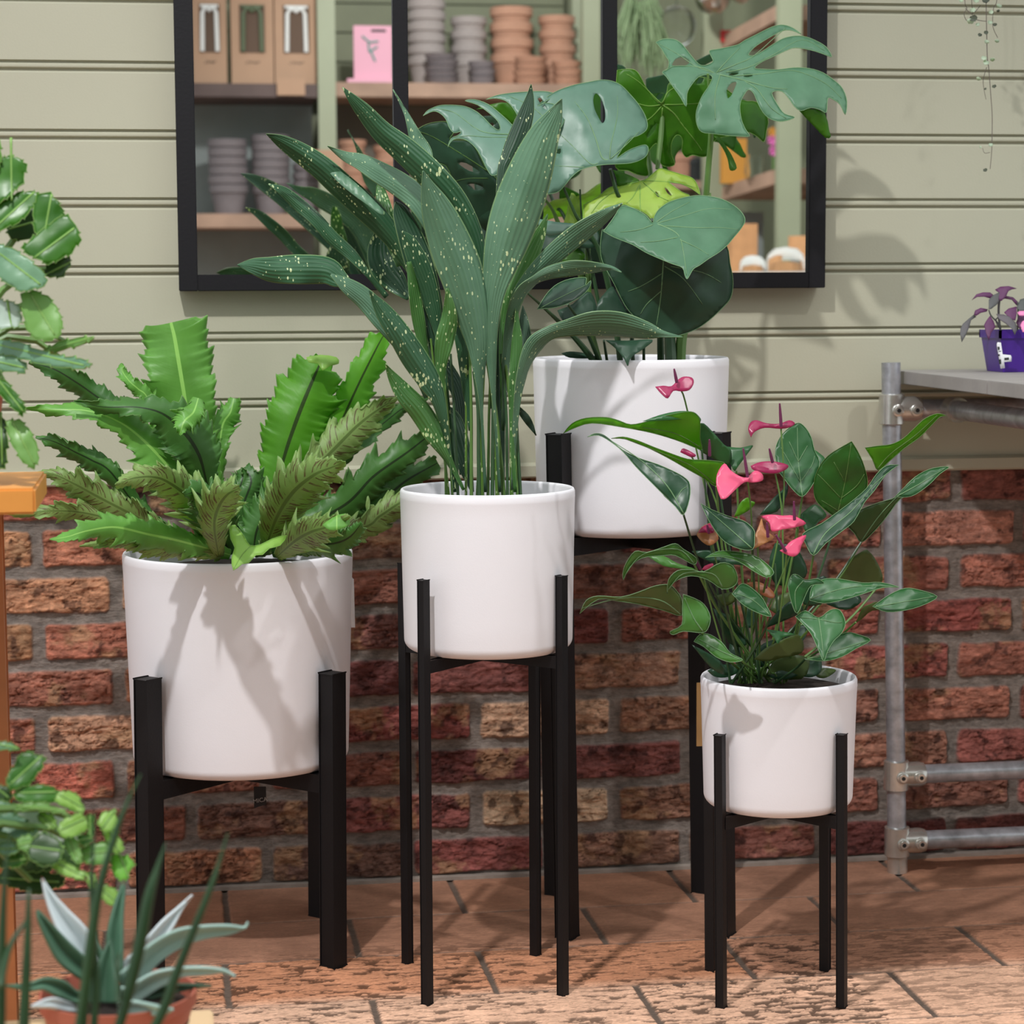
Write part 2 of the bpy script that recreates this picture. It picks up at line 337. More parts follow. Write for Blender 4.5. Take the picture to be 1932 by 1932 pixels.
d = np.where((ddx > 0) & (ddz > 0), rad-np.sqrt(np.maximum(ddx, 0)**2+np.maximum(ddz, 0)**2), np.minimum(dx, dz))
inb = np.clip(d/0.0055+0.12, 0, 1); inb = inb*inb*(3-2*inb)
rough1 = fbm(XX*0.55, ZZ*1.5, 0.02, 21, 5); rough2 = fbm(XX, ZZ, 0.008, 31, 3)
crack = np.abs(fbm(XX*0.5, ZZ*1.6, 0.035, 41, 4)-0.5)
rdg = np.clip(1-np.abs(fbm(XX*0.5, ZZ*1.25, 0.011, 91, 3)-0.5)/0.05, 0, 1)*np.clip((fbm(XX, ZZ, 0.05, 95, 2)-0.35)*5, 0, 1)
hgt = inb*(0.009-0.0022*rdg+0.014*(rough1-0.5)+0.004*(rough2-0.5)-0.004*np.clip(1-crack/0.03, 0, 1)*(rr > 0.35))+(1-inb)*(0.0025*rough2)
pal = {(0,1):(104,70,58),(0,2):(128,52,48),(0,3):(124,82,60),(0,4):(128,66,54),(0,5):(104,42,40),(0,6):(112,48,42),
 (1,0):(122,66,44),(1,1):(104,66,52),(1,2):(124,54,50),(1,3):(176,144,108),(1,4):(122,78,54),(1,5):(142,78,58),(1,6):(124,74,58),
 (2,0):(122,66,44),(2,1):(122,64,48),(2,2):(96,38,36),(2,3):(118,54,50),(2,4):(120,70,52),(2,5):(150,92,66),(2,6):(142,64,54),
 (3,0):(176,124,86),(3,1):(150,88,56),(3,2):(122,46,42),(3,3):(166,126,92),(3,4):(140,92,62),(3,5):(142,86,64),(3,6):(154,86,60),
 (4,0):(172,104,56),(4,1):(98,42,42),(4,2):(128,60,56),(4,3):(142,98,72),(4,4):(118,56,44),(4,5):(142,62,52),(4,6):(146,78,56),
 (5,0):(160,82,50),(5,1):(112,66,50),(5,3):(112,44,40),(5,4):(128,64,46),(5,5):(146,66,50),(5,6):(138,52,44),
 (6,0):(184,134,90),(6,-1):(172,112,64),(6,3):(120,70,54),(6,4):(122,72,54),(6,5):(142,72,54),(6,6):(160,86,62),
 (7,0):(160,88,50),(7,-1):(176,116,60),(7,2):(124,84,64),(7,5):(150,78,60),(7,6):(170,102,78),
 (8,0):(70,52,50),(8,5):(132,66,52),(8,6):(128,62,52)}
tab = np.zeros((12, 64, 3))
prs = np.random.RandomState(9)
for r_ in range(12):
    for k_ in range(-5, 20):
        x_ = (-0.093 if r_ % 2 == 0 else -0.222)+k_*LP
        base = (158, 88, 52) if x_ < 0.1 else ((118, 64, 50) if x_ < 0.95 else (146, 76, 58))
        c_ = pal.get((r_, k_), tuple(v*prs.uniform(0.85, 1.12) for v in base)); tab[r_, k_+20] = lin(c_)
tab = (tab*0.60+0.40*tab.mean(-1, keepdims=True))*np.array([1.82, 1.62, 1.46])
bc = tab[np.clip(row, 0, 11), np.clip(k+20, 0, 63)]
mott = fbm(XX, ZZ*1.3, 0.03, 51, 5)
tint = fbm(XX, ZZ, 0.05, 61, 4)
bcol = bc*(0.35+1.35*mott)[..., None]*(1-0.5*rdg)[..., None]*(0.75+0.5*rough2)[..., None]
tan = lin((184, 142, 108)); f_ = (np.clip((tint-0.56)*6, 0, 0.75)*(rr > 0.2))[..., None]; bcol = bcol*(1-f_)+tan*f_*(0.6+0.8*mott)[..., None]
dk = np.clip((fbm(XX, ZZ, 0.022, 71, 4)-0.60)*7, 0, 0.7)[..., None]; bcol = bcol*(1-dk)+lin((58, 34, 32))*dk
mcol = lin((146, 135, 127))*(0.55+0.75*fbm(XX, ZZ, 0.03, 81, 4))[..., None]
fm = np.clip(inb*1.15, 0, 1)[..., None]; col = bcol*fm+mcol*(1-fm)
co = np.stack([XX, 0.016-hgt, ZZ], -1).reshape(-1, 3)
M['brick'] = attrmat('brick', 0.85, 0.9, 95, 0.006, 0.42, (0.55, 1, 1.5))
grid_mesh('wall_back', co, nx, nz, col.reshape(-1, 3), M['brick'])
tag(link_mesh('wall_back', [(-3, .004, 0), (X0, .004, 0), (X0, .004, .71), (-3, .004, .71), (X1, .004, 0), (4.5, .004, 0), (4.5, .004, .71), (X1, .004, .71)], [(0,1,2,3),(4,5,6,7)], plain('plain brick', (140, 76, 56), 0.9, var=0.2)), kind='structure')
# painted boards with double bead grooves, one profile run along the wall
prof = []
p = 0.112
prof.append((0.010, ZB-0.0)); prof.append((-0.010, ZB)); prof.append((-0.013, ZB+0.003)); prof.append((-0.013, ZB+0.021)); prof.append((-0.006, ZB+0.0245)); prof.append((0.0, ZB+0.026))
kk = 9
zg = [ZG-p*k for k in range(7, -8, -1)]
for g in [z for z in zg if z > ZB+0.05]:
    for a, b in ((-0.0130, 0), (-0.0105, 0.0022), (-0.0085, 0.0075), (-0.0060, 0.0075), (-0.0045, 0.0), (-0.0028, -0.0008), (0.0008, -0.0008), (0.0025, 0.0012), (0.0038, 0.0075), (0.0064, 0.0075), (0.0078, 0.0), (0.0085, 0)):
        prof.append((b, g+a))
prof.append((0, 2.6))
mb = MB(); vs = []; fs = []
for (y, z) in prof: vs += [(-3, y, z), (4.5, y, z)]
for i in range(len(prof)-1): fs.append((2*i, 2*i+1, 2*i+3, 2*i+2))
mb.add(vs, fs); tag(mb.build('wall_back_panelling', M['paint']), kind='structure')
bpy.data.objects['wall_back_panelling'].name = 'wall_back'
# mortar fillet at the foot of the wall
tag(MB().box((-3, -0.006, 0), (4.5, 0.012, 0.006)).build('trim_1', plain('mortar', (150, 138, 128), 0.9, bump=0.6, bscale=80, var=0.2, vscale=30)), kind='structure')
# floor tiles
def floor_mesh():
    x0, x1, y0, y1 = -0.75, 2.15, -1.45, 0.016
    nx, ny = 1500, 760
    XX, YY = np.meshgrid(np.linspace(x0, x1, nx), np.linspace(y0, y1, ny))
    wx = XX+(fbm(XX, YY, 0.03, 101)-0.5)*0.004; wy = YY+(fbm(XX, YY, 0.04, 111)-0.5)*0.004
    T = 0.2115; LX = 0.392
    r = np.floor(-wy/T).astype(int); off = np.where(r % 2 == 0, 0.080, 0.277-0.392)
    off = np.where(r == 2, 0.070, off)
    u = (wx-off)/LX; k = np.floor(u).astype(int); cx = (u-k)*LX; cy = -wy-r*T
    d = np.minimum(np.minimum(cx, LX-cx)-0.0045, np.minimum(cy, T-cy)-0.0022)
    inb = np.clip(d/0.003+0.3, 0, 1)
    rnd = np.random.RandomState(33).rand(64, 64, 3); q = rnd[r % 64, (k+20) % 64]
    # front courses are rougher and paler, back courses smoother and browner
    st = fbm(XX*0.30, YY*1.8, 0.02, 131, 4); st2 = fbm(XX*0.4, YY*1.5, 0.008, 141, 3)
    rgh = np.clip((-YY-0.36)/0.10, 0, 1)*0.82+0.18*(q[..., 2])
    rgh = np.where(XX > 1.0, rgh*0.55, rgh)
    n1 = fbm(XX*0.45, YY*1.35, 0.013, 161, 3); n2 = fbm(XX*0.6, YY*1.3, 0.0075, 171, 2)
    line = np.maximum(np.clip(1-np.abs(n1-0.5)/0.075, 0, 1), 0.9*np.clip(1-np.abs(n2-0.5)/0.09, 0, 1))*np.clip((st-0.36)*6, 0.25, 1)
    blot = np.clip((fbm(XX*0.45, YY*1.5, 0.011, 181, 4)+0.25*(q[..., 1]-0.5)*0.3-0.515)*16, 0, 1)
    pit = np.clip(0.45*line+blot, 0, 1)*rgh
    h = inb*(0.0035-0.0028*pit+0.0012*(st-0.5))
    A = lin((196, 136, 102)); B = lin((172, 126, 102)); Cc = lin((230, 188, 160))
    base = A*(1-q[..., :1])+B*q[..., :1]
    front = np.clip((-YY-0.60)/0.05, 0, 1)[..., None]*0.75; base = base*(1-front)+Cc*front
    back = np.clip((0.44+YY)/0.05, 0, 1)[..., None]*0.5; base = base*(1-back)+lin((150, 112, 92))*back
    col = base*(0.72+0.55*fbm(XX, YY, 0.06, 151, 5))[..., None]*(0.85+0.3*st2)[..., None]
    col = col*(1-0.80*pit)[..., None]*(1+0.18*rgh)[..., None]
    g = lin((104, 90, 80))*(0.7+0.6*st2)[..., None]
    fm = inb[..., None]; col = col*fm+g*(1-fm)
    co = np.stack([XX, YY, h-0.0035], -1).reshape(-1, 3)
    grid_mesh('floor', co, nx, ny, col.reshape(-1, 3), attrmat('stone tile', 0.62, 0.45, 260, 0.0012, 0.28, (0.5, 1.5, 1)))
    fl = plain('stone floor', (160, 118, 92), 0.7, bump=0.4, bscale=30, var=0.2, vscale=8)
    v = [(-3,-7,-.003),(4.5,-7,-.003),(4.5,y0,-.003),(-3,y0,-.003),(-3,.02,-.003),(x0,.02,-.003),(x0,y0,-.003),(x1,y0,-.003),(x1,.02,-.003),(4.5,.02,-.003)]
    tag(link_mesh('floor', v, [(0,1,2,7,6,3),(3,6,5,4),(7,2,9,8)], fl), kind='structure')
floor_mesh()

# ------------------------------------------------------------------ wall mirror
mir = empty('wall_mirror', (at(925, 547, -.03).x, -0.02, at(925, 547, -.03).z), 'large black framed wall mirror in three panes hanging on the sage boards', 'mirror')
mx0, mx1, mz0 = 0.023, 1.130, 1.029; mz1 = 1.93
fy0, fy1 = -0.046, -0.004
b1 = at(755, 80, -.04).x; b2 = at(1150, 80, -.04).x
MB().box((mx0, fy0, mz0), (mx0+.031, fy1, mz1), .0012).build('frame_side', M['blackmetal'], mir)
MB().box((mx1-.030, fy0, mz0), (mx1, fy1, mz1), .0012).build('frame_side', M['blackmetal'], mir)
MB().box((mx0+.031, fy0, mz0), (mx1-.030, fy1, mz0+.027), .0012).build('frame_rail', M['blackmetal'], mir)
MB().box((mx0+.031, fy0, mz1-.03), (mx1-.030, fy1, mz1), .0012).build('frame_rail', M['blackmetal'], mir)
for b in (b1, b2): MB().box((b-.0125, fy0, mz0+.027), (b+.0125, fy1, mz1-.03), .0012).build('glazing_bar', M['blackmetal'], mir)
for a, b in ((mx0+.031, b1-.0125), (b1+.0125, b2-.0125), (b2+.0125, mx1-.030)):
    MB().box((a, YM, mz0+.027), (b, YM+.004, mz1-.03)).build('mirror_pane', M['mirror'], mir)

# ------------------------------------------------------------------ stands and pots
def stand(foot_c, R, rot, s, tops, zbar, name_label, leanx, barh):
    cx, cy = foot_c
    e = empty('plant_stand', (cx, cy, 0), name_label, 'plant stand', None)
    zt = tops
    for i in range(4):
        a = rot+math.radians(45+90*i); x, y = cx+R*math.cos(a), cy+R*math.sin(a)
        MB().bar((x, y, 0), (x+leanx, y, zt), s, s, a, min(.0015, s*.08)).build('leg', M['black'], e, origin=(x, y, 0))
    for i in (0, 1):
        a = rot+math.radians(45+90*i); dx, dy = (R-s/2)*math.cos(a), (R-s/2)*math.sin(a); l = leanx*zbar/zt
        dz = 0.0004*i
        MB().bar((cx-dx+l, cy-dy, zbar-barh/2+dz), (cx+dx+l, cy+dy, zbar-barh/2+dz), s*.95, barh, 0, .001).build('cross_bar', M['black'], e)
    return e
def pot(c, r_top, r_bot, z0, z1, label, th=.006, corner=.018):
    cx, cy = c
    e = empty('planter_pot', (cx, cy, z0), label, 'plant pot')
    H = z1-z0; pr = [(0.0005, 0.0), (r_bot-corner*1.4, 0)]
    for k in range(1, 9):
        t = math.pi/2*k/8; pr.append((r_bot-corner*(1-math.sin(t))*1.0, corner*(1-math.cos(t))*0.9))
    for k in range(1, 7): pr.append((r_bot+(r_top-r_bot)*k/7, corner+(H-corner-.004)*k/7))
    pr += [(r_top, H-.014), (r_top+.0003, H-.012), (r_top, H-.010), (r_top, H-.004), (r_top-.0015, H-.0008), (r_top-th/2, H), (r_top-th+.0015, H-.0008), (r_top-th, H-.004), (r_bot-th, .02), (0.0005, .012)]
    MB().lathe((cx, cy, z0), pr, 96).build('pot_body', M['white'], e, True)
    return e
# fern stand (large, left)
SF = (0.096, -0.322); SM = (0.458, -0.565); SS = (0.872, -0.683); SB = (0.752, -0.262)
zF1 = at(449, 1038, SF[1]).z; zF0 = at(450, 1478, SF[1]-.17).z
zM1 = at(919, 920, SM[1]).z; zM0 = at(919, 1248, SM[1]-.12).z
zS1 = at(1465, 1274, SS[1]).z; zS0 = at(1465, 1549, SS[1]-.105).z
zB1 = at(1190, 674, SB[1]).z; zB0 = at(1200, 1017, SB[1]-.14).z
def ztop(px, py, c, R): return at(px, py, c[1]-R*.7).z
stand(SF, .195, 0, .028, ztop(275, 1280, SF, .195), zF0-.001, 'thick legged black stand carrying the large white pot with the fern', .004, .026)
stand((SM[0]-.007, SM[1]), .142, math.radians(2), .0120, ztop(801, 1094, SM, .146), zM0-.001, 'tall slim black stand in the middle carrying the white pot of speckled leaves', .0, .016)
stand((SS[0]-.003, SS[1]), .1225, math.radians(-9), .0125, ztop(1360, 1391, SS, .127), zS0-.001, 'short slim black stand at the right carrying the small white pot of anthurium', -.004, .016)
sb = stand(SB, .178, math.radians(-6), .028, ztop(1049, 820, SB, .178), zB0-.001, 'tallest thick black stand at the back carrying the white pot of monstera', -.012, .026)
cF = at(449, 1038, SF[1]).x
PF = pot((cF, SF[1]), .178, .168, zF0, zF1, 'largest white pot, on the thick black stand, with leaf shadows on its front')
PM = pot((SM[0]+.004, SM[1]), .1285, .1245, zM0, zM1, 'white cylinder pot on the tall slim stand in the middle')
PS = pot((SS[0], SS[1]), .1135, .1085, zS0, zS1, 'smallest white pot, on the short stand before the pipe rack')
PB = pot((at(1190, 674, SB[1]).x, SB[1]), .158, .152, zB0, zB1, 'white pot standing highest at the back under the monstera')
# sticker on side of the large pot, woven tag, kraft tag
tg = MB().bar((cF+.1765, SF[1]+.02, zF1-.05), (cF+.1775, SF[1]+.02, zF1-.125), .004, .05, 0, .001).build('label_plate', M['tagwhite'], PF)
p0 = at(489, 1500, -.335)
tg = empty('hanging_tag', (p0.x, -.335, at(489, 1484, -.335).z), 'small dark woven tag hanging under the large fern pot', 'tag')
za, zb_ = at(489, 1484, -.335).z, at(489, 1524, -.335).z; xa = at(479, 1500, -.335).x; xb = at(502, 1500, -.335).x
link_mesh('tag_cloth', [(xa, -.335, za), (xb, -.337, za), (xb, -.339, zb_+.006), (xa, -.337, zb_), (xa, -.334, za), (xb, -.336, za), (xb, -.338, zb_+.006), (xa, -.336, zb_)], [(0,3,2,1),(4,5,6,7),(0,1,5,4),(1,2,6,5),(2,3,7,6),(3,0,4,7)], M['tagdark'], tg)
def text_mesh(body, size, name, mat, parent, loc, rot, ext=0.0002):
    c = bpy.data.curves.new(name, 'FONT'); c.body = body; c.size = size; c.extrude = ext; c.align_x = 'CENTER'; c.align_y = 'CENTER'
    o = bpy.data.objects.new(name+'_tmp', c); C.objects.link(o); dg = bpy.context.evaluated_depsgraph_get(); dg.update()
    me = bpy.data.meshes.new_from_object(o.evaluated_get(dg)); bpy.data.objects.remove(o)
    me.materials.clear(); me.materials.append(mat)
    t = bpy.data.objects.new(name, me); C.objects.link(t); t.parent = parent
    t.location = Vector(loc)-wloc(parent); t.rotation_euler = rot; return t
text_mesh('MICA', .0095, 'lettering', M['taggrey'], tg, ((xa+xb)/2, -.3395, at(489, 1509, -.335).z), (math.pi/2, math.radians(-8), 0))
kt = at(1317, 1342, -.41)
MB().box((at(1309, 1300, -.43).x, -.450, at(1317, 1403, -.43).z), (at(1328, 1300, -.43).x, -.448, at(1317, 1284, -.43).z)).build('card_label', M['kraft2'], sb)

# ------------------------------------------------------------------ leaf builders
def inside(P, poly):
    x, y = P[:, 0], P[:, 1]; r = np.zeros(len(P), bool); n = len(poly); j = n-1
    for i in range(n):
        xi, yi = poly[i]; xj, yj = poly[j]
        c = ((yi > y) != (yj > y)) & (x < (xj-xi)*(y-yi)/((yj-yi) if abs(yj-yi) > 1e-9 else 1e-9)+xi); r ^= c; j = i
    return r
def dist_poly(P, line):
    best = np.full(len(P), 1e9)
    for a, b in zip(line[:-1], line[1:]):
        ab = b-a; L = (ab**2).sum()+1e-9; t = np.clip(((P-a)@ab)/L, 0, 1); q = a+t[:, None]*ab
        best = np.minimum(best, np.sqrt(((P-q)**2).sum(1)))
    return best
class TR:                                        # reads outline points off a crop of the photograph
    def __init__(s, ox, oy, sc): s.o = np.array([ox, oy], float); s.s = sc
    def __call__(s, pts): return np.array(pts, float)/s.s+s.o
def lay(P, depth):
    return [at(x, y, d) for (x, y), d in zip(P, depth)]
_lc = [0]
def pleaf(parent, T, outline, mat, Y, gx=0.0, gy=-0.05, curl=0.0, veins=(), holes=(), vmat=None, vw=2.2, smooth=3, name='leaf', wav=0.004, grid=9, thick=0.0007, margin=0.8):
    """a leaf blade traced as an outline: Y depth of its centre, gx/gy depth change per 100 px, curl bends it about its rib"""
    _lc[0] += 1; seed = _lc[0]
    O = T(outline); O = cr(np.vstack([O, O[:1]]), smooth)[:-1] if smooth > 1 else O
    # drop near duplicate points
    keep = [0]
    for i in range(1, len(O)):
        if np.hypot(*(O[i]-O[keep[-1]])) > 0.6: keep.append(i)
    O = O[keep]
    c = O.mean(0)
    V = [cr(T(v), 5) for v in veins]
    rib = V[0] if V else np.array([[c[0], O[:, 1].min()], [c[0], O[:, 1].max()]])
    H = [cr(np.vstack([T(h), T(h)[:1]]), 3)[:-1] for h in holes]
    x0, y0 = O.min(0); x1, y1 = O.max(0)
    g = max(grid, math.sqrt((x1-x0)*(y1-y0)/1500))
    gx_, gy_ = np.meshgrid(np.arange(x0+g/2, x1, g), np.arange(y0+g/2, y1, g)); G = np.stack([gx_.ravel(), gy_.ravel()], 1)
    G[:, 0] += np.where((np.round((G[:, 1]-y0)/g) % 2) > 0, g/2, 0)
    if len(G):
        m = inside(G, O)
        for h in H: m &= ~inside(G, h)
        G = G[m]; cl = np.vstack([O, O[:1]])
        if len(G): G = G[dist_poly(G, cl) > g*0.4]
        for h in H:
            if len(G): G = G[dist_poly(G, np.vstack([h, h[:1]])) > g*0.3]
    pts = [Vector(q) for q in O]; edges = [(i, (i+1) % len(O)) for i in range(len(O))]
    for h in H:
        b = len(pts); pts += [Vector(q) for q in h]; edges += [(b+i, b+(i+1) % len(h)) for i in range(len(h))]
    pts += [Vector(q) for q in G]
    vo, eo, fo, *_ = delaunay_2d_cdt(pts, edges, [], 0, 0.01)
    P = np.array([(v.x, v.y) for v in vo]); F = np.array([f[:3] for f in fo if len(f) == 3])
    cen = P[F].mean(1); m = inside(cen, O)
    for h in H: m &= ~inside(cen, h)
    F = F[m]
    def depth(P):
        q = (P-c)/100.0; dm = dist_poly(P, rib)/100.0
        w = (vnoise(P[:, 0], P[:, 1], 38, 300+seed)-0.5)*2*wav+(vnoise(P[:, 0], P[:, 1], 16, 700+seed)-0.5)*wav*.5
        dip = 0
        for v in V: dip = dip+0.0014*np.exp(-(dist_poly(P, v)/5.0)**2)
        return Y+q[:, 0]*gx+q[:, 1]*gy+curl*dm*dm+w+dip
    used = np.unique(F); mp = -np.ones(len(P), int); mp[used] = np.arange(len(used)); P = P[used]; F = mp[F]
    vs = lay(P, depth(P)); fs = []
    for f in F:
        a, b, c3 = P[f[0]], P[f[1]], P[f[2]]
        fs.append(tuple(int(i) for i in (f if (b[0]-a[0])*(c3[1]-a[1])-(b[1]-a[1])*(c3[0]-a[0]) < 0 else f[::-1])))
    mi = [0]*len(fs); uv = [((q[0]-x0)/(x1-x0+1), (q[1]-y0)/(y1-y0+1)) for q in P]
    if vmat is not None:
        for vi, v in enumerate(V):
            d = depth(v)-0.0014; t = np.gradient(v, axis=0); nrm = np.stack([-t[:, 1], t[:, 0]], 1); nrm /= (np.linalg.norm(nrm, axis=1)[:, None]+1e-9)
            n = len(v); w = vw*(1 if vi == 0 else .6)*np.linspace(1, .25, n)[:, None]/2
            b = len(vs)
            vs += lay(v+nrm*w, d+.0007); vs += lay(v, d); vs += lay(v-nrm*w, d+.0007); uv += [(0.3, 0.3)]*(3*n)
            for i in range(n-1):
                fs += [(b+i, b+i+1, b+n+i+1, b+n+i), (b+n+i, b+n+i+1, b+2*n+i+1, b+2*n+i)]; mi += [1, 1]
        if margin > 0:
            n = len(O); inn = O+(c-O)*0; t = np.roll(O, -1, 0)-np.roll(O, 1, 0); nn = np.stack([-t[:, 1], t[:, 0]], 1); nn /= (np.linalg.norm(nn, axis=1)[:, None]+1e-9)
            ar = 0.5*np.sum(O[:, 0]*np.roll(O[:, 1], -1)-np.roll(O[:, 0], -1)*O[:, 1]); nn = nn if ar > 0 else -nn
            b = len(vs); d0 = depth(O)-.0006; vs += lay(O-nn*.15, d0); vs += lay(O+nn*margin, depth(O+nn*margin)-.0006); uv += [(0.3, 0.3)]*(2*n)
            for i in range(n): j = (i+1) % n; fs.append((b+i, b+j, b+n+j, b+n+i)); mi.append(1)
    o = link_mesh(name, vs, fs, [mat, vmat] if vmat is not None else [mat], parent, True, mi, uv)
    if thick > 0:
        s = o.modifiers.new('thickness', 'SOLIDIFY'); s.thickness = thick; s.offset = 0
    return o
def sleaf(parent, T, path, mat, Y0, Y1, fold=0.25, tilt=0.0, jag=0.0, teeth=9, nseg=5, wav=0.0, bow=0.0, name='leaf', thick=0.0007, across=8, wmul=1.0, ruff=0.0):
    """a blade along a traced rib; path = (x, y, width); Y0 depth at its foot, Y1 at its tip; fold = V section, tilt = roll about the rib"""
    _lc[0] += 1; seed = _lc[0]; rs = np.random.RandomState(seed)
    A = np.array(path, float); A[:, :2] = T(A[:, :2]); A[:, 2] = A[:, 2]/T.s*wmul
    if jag > 0: nseg = max(nseg, int(150/(len(A)-1)))
    R = cr(A, nseg); P = R[:, :2]; w = np.maximum(R[:, 2], 0.4)/2; n = len(P)
    t = np.gradient(P, axis=0); t /= (np.linalg.norm(t, axis=1)[:, None]+1e-9); nr = np.stack([-t[:, 1], t[:, 0]], 1)
    s = np.concatenate([[0], np.cumsum(np.hypot(*np.diff(P, axis=0).T))]); L = s[-1]; s = s/L
    D = Y0+(Y1-Y0)*s+bow*4*s*(1-s)
    vs = []; uv = []; na = across
    ph = rs.rand(2)*6; lob = []
    for side in (0, 1):
        # irregular pointed lobes
        tt = s*teeth+ph[side]; fr = tt-np.floor(tt); am = 0.25+0.75*rs.rand(400)[np.floor(tt).astype(int) % 400]
        big = np.where(fr < 0.72, fr/0.72, (1-fr)/0.28)
        f2 = (tt*3.3) % 1.0; sm = np.where(f2 < 0.7, f2/0.7, (1-f2)/0.3)
        lob.append((big**1.4)*am*0.75+0.25*sm)
    for i in range(n):
        for k in range(na+1):
            u = -1+2*k/na; side = 0 if u < 0 else 1; e = abs(u)
            lb = lob[side][i]; mul = 1.0 - jag*(1-lb)*min(1, e**1.5)
            pos = P[i]+nr[i]*u*w[i]*mul
            if jag > 0: pos = pos + t[i]*w[i]*jag*0.9*lb*e**2.5
            dd = D[i] + fold*e*w[i]/1150 + tilt*u*w[i]/1150
            if wav: dd += wav*math.sin(s[i]*17+seed+side*2)*e**1.5
            if ruff: dd += ruff*math.sin(s[i]*teeth*6.283+ph[side])*e**2
            vs.append(at(pos[0], pos[1], dd)); uv.append((k/na, s[i]*L/300))
    fs = []
    for i in range(n-1):
        for k in range(na):
            a = i*(na+1)+k; fs.append((a, a+1, a+na+2, a+na+1))
    o = link_mesh(name, vs, fs, mat, parent, True, None, uv)
    if thick > 0:
        q = o.modifiers.new('thickness', 'SOLIDIFY'); q.thickness = thick; q.offset = 0
    return o
def stalk(parent, T, pts, mat, Y0, Y1, r=None, name='stem', n=7):
    """pts (x, y, width) traced; from depth Y0 to Y1"""
    A = np.array([q if len(q) == 3 else (*q, r) for q in pts], float); A[:, :2] = T(A[:, :2]); A[:, 2] /= T.s
    R = cr(A, 5); m = len(R); ds = np.linspace(Y0, Y1, m)
    P = [at(x, y, d) for (x, y, _), d in zip(R, ds)]; rr = [max(.0004, w/2*(DIST+d)/FPX) for w, d in zip(R[:, 2], ds)]
    return MB().tube(P, rr, n).build(name, mat, parent, True)
def notched(ol):
    P = [np.array(q, float) for q in ol]; c = sum(P)/len(P); out = []; n = len(P)
    for i in range(n):
        a, b = P[i], P[(i+1) % n]; out.append(tuple(a)); d = b-a; L = np.hypot(*d)
        if L > 42:
            k = max(1, int(L/60)); u_ = d/L; nr = np.array([u_[1], -u_[0]]); nr = nr if np.dot(nr, (a+b)/2-c) > 0 else -nr
            for j in range(k):
                t0 = (j+.55)/k; out += [tuple(a+d*(t0-.10)+nr*3), tuple(a+d*t0+nr*11), tuple(a+d*(t0+.05)-nr*5)]
    return out
def seg_rib(ol):
    P = np.array(ol, float); c = P.mean(0); w, v = np.linalg.eigh(np.cov((P-c).T)); ax = v[:, 1]; e = ((P-c)@ax); return [tuple(c+ax*e.min()*.85), tuple(c+ax*e.max()*.05), tuple(c+ax*e.max()*.85)]
def soil_disc(parent, c, r, z, name='soil'):
    pr = [(0.0005, 0.006), (r*.4, .004), (r*.8, .001), (r, -.004), (r*.98, -.02), (.0005, -.02)]
    return MB().lathe((c[0], c[1], z), pr, 40).build(name, M['soil'], parent, True)

# ------------------------------------------------------------------ monstera (back pot)
TA3 = TR(1150, 0, 3.45); TA2 = TR(740, 0, 3.864); TA7 = TR(980, 300, 4.2)
pcB = (at(1190, 674, SB[1]).x, SB[1])
mo = empty('monstera_plant', (pcB[0], pcB[1], zB1-.06), 'tall monstera with split and heart shaped leaves in the highest white pot', 'plant')
soil_disc(mo, pcB, .148, zB1-.04)
V3 = [[(690,480),(800,505),(900,530),(1050,570),(1160,580)], [(690,480),(760,400),(850,310)], [(690,480),(560,430),(440,350),(320,285)], [(690,480),(600,440),(430,430),(360,465)], [(720,490),(690,600),(686,700),(690,780)],
      [(700,470),(820,420),(930,370),(1080,240),(1150,180)], [(760,470),(900,440),(1060,360),(1250,260),(1400,330)], [(800,495),(1000,480),(1200,460),(1400,540),(1510,640)], [(880,530),(960,580),(1050,700),(1150,770)]]
pleaf(mo, TA3, [(300,275),(350,253),(420,255),(465,280),(500,320),(535,365),(580,415),(620,425),(672,402),(660,365),(650,330),(700,320),(760,308),(835,290),(880,262),(960,222),(1040,182),(1100,163),(1150,165),(1200,185),(1247,222),(1190,200),(1140,198),(1090,218),(1000,270),(940,312),(905,355),(940,360),(1000,330),(1060,290),(1130,250),(1210,233),(1280,240),(1340,263),(1410,305),(1447,370),(1390,352),(1310,327),(1210,312),(1150,330),(1060,372),(990,405),(945,442),(1010,450),(1100,452),(1200,440),(1300,445),(1390,473),(1470,528),(1520,580),(1546,660),(1535,747),(1500,682),(1460,652),(1422,640),(1412,732),(1370,715),(1310,702),(1245,722),(1200,690),(1165,640),(1120,595),(1060,600),(1070,640),(1100,690),(1140,740),(1207,763),(1150,787),(1090,790),(1030,765),(990,720),(960,660),(935,605),(905,585),(880,612),(855,660),(850,710),(860,780),(885,840),(912,887),(840,887),(760,882),(680,872),(600,860),(568,810),(562,740),(578,680),(605,620),(645,560),(668,505),(640,487),(580,502),(530,560),(505,612),(500,695),(460,632),(410,562),(370,502),(343,470),(378,445),(385,400),(368,370),(338,320)],
      M['mon'], -.30, 0.0, -.055, .02, V3, [[(770,642),(762,590),(790,543),(826,536),(812,580),(792,622)], [(775,490),(800,473),(842,477),(805,492)], [(870,497),(905,490),(935,492),(900,503)], [(405,425),(430,385),(480,372),(520,400),(500,425),(440,430)]], M['vein'], 2.6, grid=6)
pleaf(mo, TA3, [(1235,720),(1300,706),(1400,735),(1430,850),(1440,890),(1405,897),(1330,822),(1270,760)], M['monbright'], -.31, 0, .05, smooth=2)
V2 = [[(345,680),(420,740),(480,820),(560,920),(600,980)], [(345,680),(300,640),(200,540),(110,480)], [(345,680),(250,690),(150,660),(80,620)], [(345,680),(380,600),(450,560)], [(345,680),(450,680),(600,670),(750,640)], [(340,690),(250,780),(120,820)], [(345,700),(335,850),(350,1000)]]
